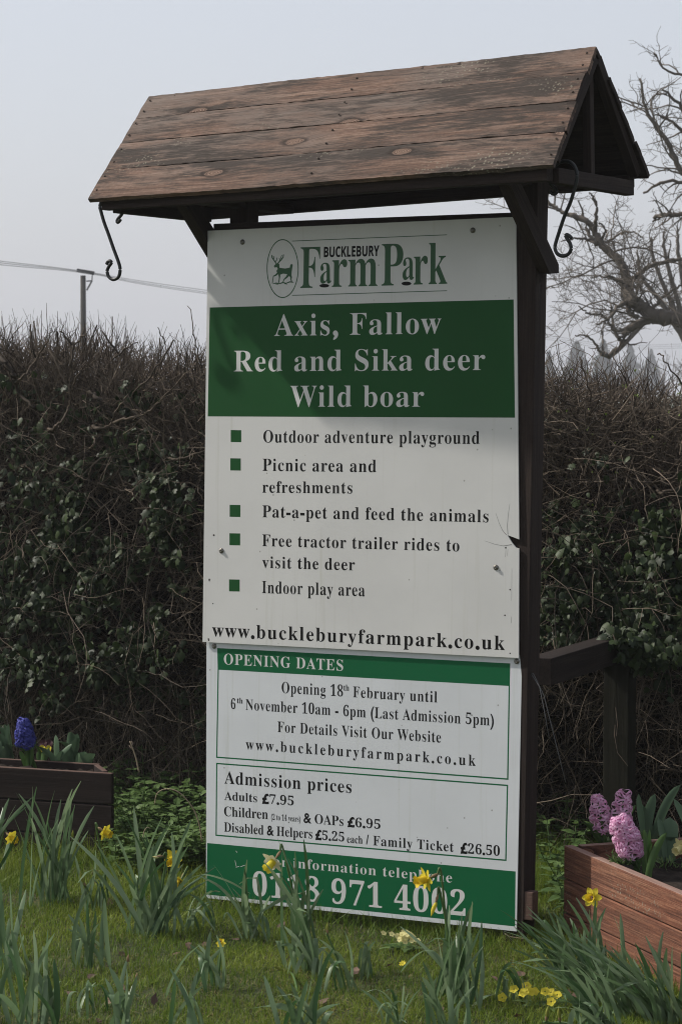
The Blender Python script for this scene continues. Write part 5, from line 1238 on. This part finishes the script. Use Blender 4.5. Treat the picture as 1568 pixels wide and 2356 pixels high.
def strap(t, base, tips, r, w, mat, wavy=0.0, name='leaf', jit=.012):
    """broad leaves, each a part: base to tip points with a bend"""
    for tip in tips:
        b = base + np.array([r.normal(0, jit), r.normal(0, jit), -.012]); tip = np.asarray(tip, float); K = 10; s = np.linspace(0, 1, K)[:, None]
        c = b + (tip - b) * np.array([.25, .25, .7]) + r.normal(0, .006, 3)
        P = ((1 - s) ** 2 * b + 2 * s * (1 - s) * c + s ** 2 * tip)[None]; tt = s[:, 0]
        W = (w * r.uniform(.8, 1.15) * (.45 + .55 * np.sin(np.pi * np.minimum(1, tt * .62 + .12))) * np.sqrt(np.clip(1 - tt ** 4, .004, 1)))[None]
        az = r.uniform(-1.0, 1.0); sd = np.array([[math.cos(az), math.sin(az), 0]]); V, q = ribbons(P, W, sd, .45)
        if wavy: V = V.reshape(K, 3, 3); V[:, 0, 2] += wavy * np.sin(tt * 11 + r.uniform(0, 6)); V[:, 2, 2] += wavy * np.sin(tt * 9 + r.uniform(0, 6)); V = V.reshape(-1, 3)
        part(name, mesh_np(name, V, [q], np.clip(np.tile([.75, .25, .75], K) + r.normal(0, .1), 0, 1), smooth=True), mat, t)
# right planter plants
def soil_at(px, py, H, off=.045): return on_ground(px, py, H - off)
def zs(x, y): return ((2300 + x * .27168) / 1.7385, (3100 + y * .27168) / 1.7385)
def rp_plane(px, py, base): return at_y(px, py, base[1])
zpt = lambda L, b: [at_y(*zs(*p), b[1] + dy) for (*p, dy) in L]
SOILR = RP_H - .045
b1 = on_ground(*zs(450, 1130), SOILR); t1 = at_y(*zs(325, 300), b1[1])
hyacinth('loose pink hyacinth leaning left at the back left of the red planter', b1, t1, M_pink, 201, 24, .042, leaves=zpt([(80, 670, -.02), (150, 700, 0), (290, 780, .02), (480, 900, .02), (370, 800, .03)], b1), frac=.42, group='pink hyacinths')
b2 = on_ground(*zs(600, 1150), SOILR); t2_ = at_y(*zs(715, 235), b2[1])
hyacinth('loose tall pink hyacinth with gaps on its stem in the middle of the three', b2, t2_, M_pink, 202, 26, .042, leaves=zpt([(560, 900, .03), (860, 600, .05), (885, 440, .05)], b2), frac=.45, group='pink hyacinths')
b3 = on_ground(*zs(930, 1430), SOILR); t3 = at_y(*zs(660, 640), b3[1] - .02)
hyacinth('dense heavy pink hyacinth tipping over the edge of the red planter', b3, t3, M_pink, 203, 84, .052, leaves=zpt([(1000, 800, 0), (960, 860, .02), (700, 1240, -.01)], b3), frac=.36, group='pink hyacinths')
def tulip_plant(label, base, tips, seed, w=.02, wavy=.0, group='tulip plants without flowers', mat=None):
    t = thing('tulip_plant', label, 'tulip', base, group); strap(t, base, tips, np.random.default_rng(seed), w, mat or M_tulip, wavy); return t
b = on_ground(*zs(1100, 1500), SOILR)
tulip_plant('green strap leaves with one folded bud leaf at the front edge of the red planter', b, zpt([(1340, 850, 0), (1240, 960, .02), (1090, 800, .02), (1010, 800, .03), (1130, 1000, 0)], b), 210, .013, mat=M_hleaf)
b = on_ground(*zs(1120, 1050), SOILR)
tulip_plant('tall pointed grey green tulip leaves behind the pink hyacinths', b, zpt([(925, 275, 0), (1165, 280, .02), (1540, 145, .03), (905, 420, .03), (1420, 680, 0)], b), 211, .019)
b = on_ground(*zs(1360, 1200), SOILR)
tulip_plant('broad wavy tulip leaves right of the pink hyacinths', b, zpt([(1220, 620, 0), (1395, 620, .01), (1490, 910, -.02), (1430, 1270, -.05), (1450, 800, .02)], b), 212, .030, .004)
b = on_ground(1600, 1960, SOILR)
tulip_plant('tulip leaf reaching in from the right picture edge over the red planter', b, [at_y(*zs(1440, 345), b[1]), at_y(1610, 1800, b[1])], 213, .02)
dt = thing('daffodil', 'pale yellow double daffodil drooping at the right picture edge over the red planter', 'daffodil', on_ground(1600, 1990, SOILR))
bb = on_ground(1600, 1990, SOILR); daffodil(dt, bb, at_y(1566, 1949, bb[1]), (-.6, -.5, -.3), .034, petal=M_paley, trumpet=M_paley, seed=31)
def low_herb(name, label, cat, px, py, H, R, n, seed, mat=M_nettle, L=.02):
    r = np.random.default_rng(seed); b = on_ground(px, py, H); t = thing(name, label, cat, b); an = r.uniform(0, 6.28, n); rad = R * np.sqrt(r.random(n))
    P = grow(b + np.stack([rad * np.cos(an), rad * np.sin(an), np.zeros(n)], 1), np.stack([np.cos(an), np.sin(an), np.full(n, 1.2)], 1), r.uniform(.6, 1.4, n) * L, 4, .3, .05, r)
    V, q = ribbons(P, np.full((n, 4), .0022) * np.array([.6, 1.2, 1.2, .3]), r.normal(0, 1, (n, 3)), .1); part('leaves', mesh_np('leaves', V, [q], np.repeat(r.random(n), 12)), mat, t)
low_herb('love_in_a_mist', 'feathery pale green seedling spilling over the edge of the red planter', 'seedling', *zs(700, 1300), SOILR + .03, .035, 130, 220, L=.04)
low_herb('weed', 'tiny green weed seedlings on the soil of the red planter', 'weed', *zs(1330, 1330), SOILR, .07, 60, 221, L=.03)
# left planter plants
def zlp(x, y): return (x * .31888 / 1.7385, (2800 + y * .31888) / 1.7385)
SOILL = LP_H - .03; YB = lpc[1] + .12
def lb_(x, y, dy=0): return on_ground(*zlp(x, y), SOILL)
lpt = lambda L, b: [at_y(*zlp(*p), b[1] + dy) for (*p, dy) in L]
b = lb_(350, 850); hyacinth('deep blue hyacinth in the dark planter at the left edge', b, at_y(*zlp(305, 250), b[1]), M_blue, 230, 64, .044, leaves=lpt([(120, 560, -.02), (330, 560, -.03), (400, 590, -.03), (470, 520, .02), (250, 640, 0)], b), frac=.52)
b = lb_(130, 790, .05); tulip_plant('upright pointed tulip leaves left of the blue hyacinth', b, lpt([(60, 310, .02), (110, 300, 0), (90, 540, -.04), (0, 330, 0), (-60, 480, 0)], b), 231, .016)
b = lb_(700, 840, -.02); tulip_plant('curled pale edged tulip leaves right of the pansy in the dark planter', b, lpt([(480, 580, 0), (700, 440, .02), (900, 560, -.02), (770, 640, -.02)], b), 232, .017, .003)
b = lb_(860, 780, .10); tulip_plant('wavy grey green tulip leaves at the back of the dark planter', b, lpt([(730, 520, 0), (905, 400, 0), (970, 430, .02), (1000, 480, 0), (990, 560, .02), (1040, 660, 0)], b), 233, .024, .005)
b = lb_(1060, 860, .0); tulip_plant('cupped tulip leaf at the right corner of the dark planter', b, lpt([(1190, 670, 0), (1010, 710, -.02), (1060, 640, .02)], b), 234, .030, .003)
b = lb_(-60, 800); tulip_plant('broad green tulip leaves at the far left end of the dark planter', b, lpt([(-20, 420, 0), (-120, 380, 0), (20, 520, -.02), (-60, 560, .02), (60, 600, -.03)], b), 235, .024, .002)
b = lb_(500, 820); tulip_plant('low narrow green leaves right beside the blue hyacinth stem', b, lpt([(430, 560, 0), (540, 640, 0), (480, 640, .02), (620, 600, .02)], b), 236, .012, mat=M_hleaf)
def pansy():
    b = lb_(560, 800, .06); t = thing('pansy', 'yellow and maroon pansy beside the blue hyacinth', 'pansy', b); r = np.random.default_rng(240); h = at_y(*zlp(570, 600), b[1]); mb = MB(); mb.tube([b, (b + h) / 2 + np.array([.01, 0, 0]), h], [.002, .0016, .0014], 6); part('stem', mb.mesh('stem', True), M_dstem, t)
    fc = np.array([-.35, -.9, .2]); fc /= np.linalg.norm(fc); x = np.cross(np.array([0, 0, 1.]), fc); x /= np.linalg.norm(x); y = np.cross(fc, x)
    def disc(name, c, R, m, z):
        an = np.linspace(0, 6.283, 15)[:-1]; p = h + x * c[0] + y * c[1] + fc * z; rr = R * (1 + .08 * np.sin(an * 5)); V = p + np.outer(np.cos(an) * rr, x) + np.outer(np.sin(an) * rr, y) + np.outer(.003 * np.cos(an * 3), fc); V = np.r_[V, [p - fc * .002]]
        part(name, mesh_np(name, V, [np.array([[i, (i + 1) % 14, 14] for i in range(14)])], smooth=True), m, t)
    disc('petal', (-.014, .016), .018, M_maroon, -.004); disc('petal', (.014, .017), .018, M_maroon, -.003); disc('petal', (-.015, -.004), .015, M_yellow, 0); disc('petal', (.015, -.004), .015, M_yellow, .001); disc('petal', (0, -.017), .017, M_yellow, .002); disc('blotch', (0, -.010), .007, M_maroon, .0045)
pansy()
# primroses, celandines, dead leaves, dry stems
def primrose(label, px, py, n, petal, seed, spread=.05, size=.013, name='primrose'):
    r = np.random.default_rng(seed); b = on_ground(px, py); t = thing(name, label, 'primrose', b)
    pos = b + np.stack([r.normal(0, spread, n), r.normal(0, spread * .6, n), r.uniform(.03, .055, n)], 1)
    for p in pos:
        fc = np.array([r.normal(0, .35), -.75, .7 + r.normal(0, .2)]); fc /= np.linalg.norm(fc); x = np.cross(np.array([0, 0, 1.]), fc); x /= np.linalg.norm(x); V, F = ngon_petals(5, 4, size, size * .52, .10, .1, r)
        part('flower', mesh_np('flower', V @ np.stack([x, np.cross(fc, x), fc], 1).T + p, [F], smooth=True), petal, t)
    m = max(6, n); T = leaf_template(6, .03, .30, .5); az = r.uniform(0, 6.28, m); yv = np.stack([np.cos(az) * .8, np.sin(az) * .8, np.full(m, .55)], 1); zv = np.cross(np.cross(yv, np.array([0, 0, 1.])), yv); mt = frames(zv, yv)
    xx = np.cross(yv, zv); xx /= np.linalg.norm(xx, axis=1, keepdims=True); zv /= np.linalg.norm(zv, axis=1, keepdims=True); mt = np.stack([xx, yv, zv], 2) * (.06 * r.uniform(.7, 1.2, m))[:, None, None]
    V, G, R = scatter(T[0], T[1], np.repeat(b[None], m, 0) + r.normal(0, spread * .5, (m, 3)) * np.array([1, .6, 0]), mt, r.random(m)); part('leaves', mesh_np('leaves', V, G, R, smooth=True), M_nettle, t)
primrose('bright yellow primroses in the lawn near the bottom right', 1240, 2318, 11, M_yellow, 250, .055, .015)
primrose('cream primrose cushion on the lawn below the right half of the sign', 932, 2186, 26, M_paley, 251, .024, .0105)
def celandine(label, px, py, seed):
    r = np.random.default_rng(seed); b = on_ground(px, py + 12); t = thing('celandine', label, 'celandine', b); p = at_y(px, py, b[1]); mb = MB(); mb.tube([b, (b + p) / 2, p], .0012, 5); part('stem', mb.mesh('stem', True), M_dstem, t)
    V, F = ngon_petals(8, 4, .0125, .0032, .45, .1, r); fc = np.array([r.normal(0, .3), -.5, .85]); fc /= np.linalg.norm(fc); x = np.cross(np.array([0, 1., 0]), fc); x /= np.linalg.norm(x); part('flower', mesh_np('flower', V @ np.stack([x, np.cross(fc, x), fc], 1).T + p, [F], smooth=True), M_yellow, t)
celandine('single yellow celandine star in the grass left of the drooping daffodil clump', 926, 2218, 260)
celandine('tiny yellow celandine by the lower left corner of the sign', 470, 1961, 261)
r = np.random.default_rng(270)
for k, (px, py) in enumerate([z6(1100, 1740), z6(1180, 1690), z6(1290, 1680), z6(690, 1430), z6(770, 1745), z6(440, 1985), z6(570, 1890), z6(960, 2050), z6(760, 1960), z6(700, 2045), z6(150, 1590), z6(620, 2160), z8(300, 1700), z8(490, 1790), z8(480, 1670), z8(850, 1840), z8(990, 1850), z8(800, 1800), z8(460, 1980), z7(890, 985), z7(700, 1130), z7(1080, 950), z7(200, 800), z7(460, 715), z7(1360, 1200)]):
    b = on_ground(px, py, .018); T, F = leaf_template(6, .15, r.uniform(.28, .42), r.uniform(-.5, .5)); A3 = r.normal(0, 1, (3, 3)); A3[2] = np.array([r.normal(0, .35), r.normal(-.3, .3), 1]); z = A3[2] / np.linalg.norm(A3[2]); x = np.cross(A3[0], z); x /= np.linalg.norm(x); y = np.cross(z, x)
    sz = r.uniform(.03, .055); V = ((T - np.array([0, .5, 0])) * sz) @ np.stack([x, y, z], 1).T
    thing('dead_leaf', 'small curled brown dead leaf lying in the short lawn grass', 'leaf', b, 'dead leaves on the lawn', mesh_np('dead_leaf', V, F, np.full(len(V), r.random())), M_dead)
def dry(label, pxs, Y, rad=.002):
    P = smooth_path([at_y(px, py, Y) for px, py in pxs], 6); b = P[0].copy(); mb = MB(); mb.tube(P - b, np.linspace(rad, rad * .6, len(P)), 6); thing('dry_stem', label, 'stem', b, None, mb.mesh('dry_stem', True), M_straw)
dry('pale dry stem arching over the nettles beside the sign', Z6([(1268, 1045), (1245, 920), (1200, 820), (1120, 735), (1040, 715), (985, 745), (970, 810)]), 9.0, .0030)
dry('short pale broken stick leaning before the hedge foot beside the left planter', Z6([(872, 610), (850, 510), (815, 415)]), 9.8, .0038)
dry('thin curled dry stem on the grass between two daffodil clumps', Z6([(895, 1030), (905, 980), (925, 955), (945, 965)]), 9.1, .0022)
dry('small dry twig lying on the grass at the right foot of the sign', Z8([(370, 1415), (410, 1435), (500, 1448)]), 8.05, .0022)

# ------------------------------------------------------------------ haze in the air
def make_haze():
    mb = MB(); mb.box((-620, -40, -1.5), (620, 720, 32.0)); me = mb.mesh('haze')
    m = bpy.data.materials.new('haze_air'); m.use_nodes = True; nt = m.node_tree; nt.nodes.remove(nt.nodes['Principled BSDF'])
    v = nt.nodes.new('ShaderNodeVolumePrincipled'); v.inputs['Color'].default_value = (.93, .95, 1, 1); v.inputs['Density'].default_value = HAZE; v.inputs['Anisotropy'].default_value = .2
    nt.links.new(v.outputs[0], nt.nodes['Material Output'].inputs['Volume'])
    obj('haze', me, m, kind='stuff')
HAZE = .0010
make_haze()
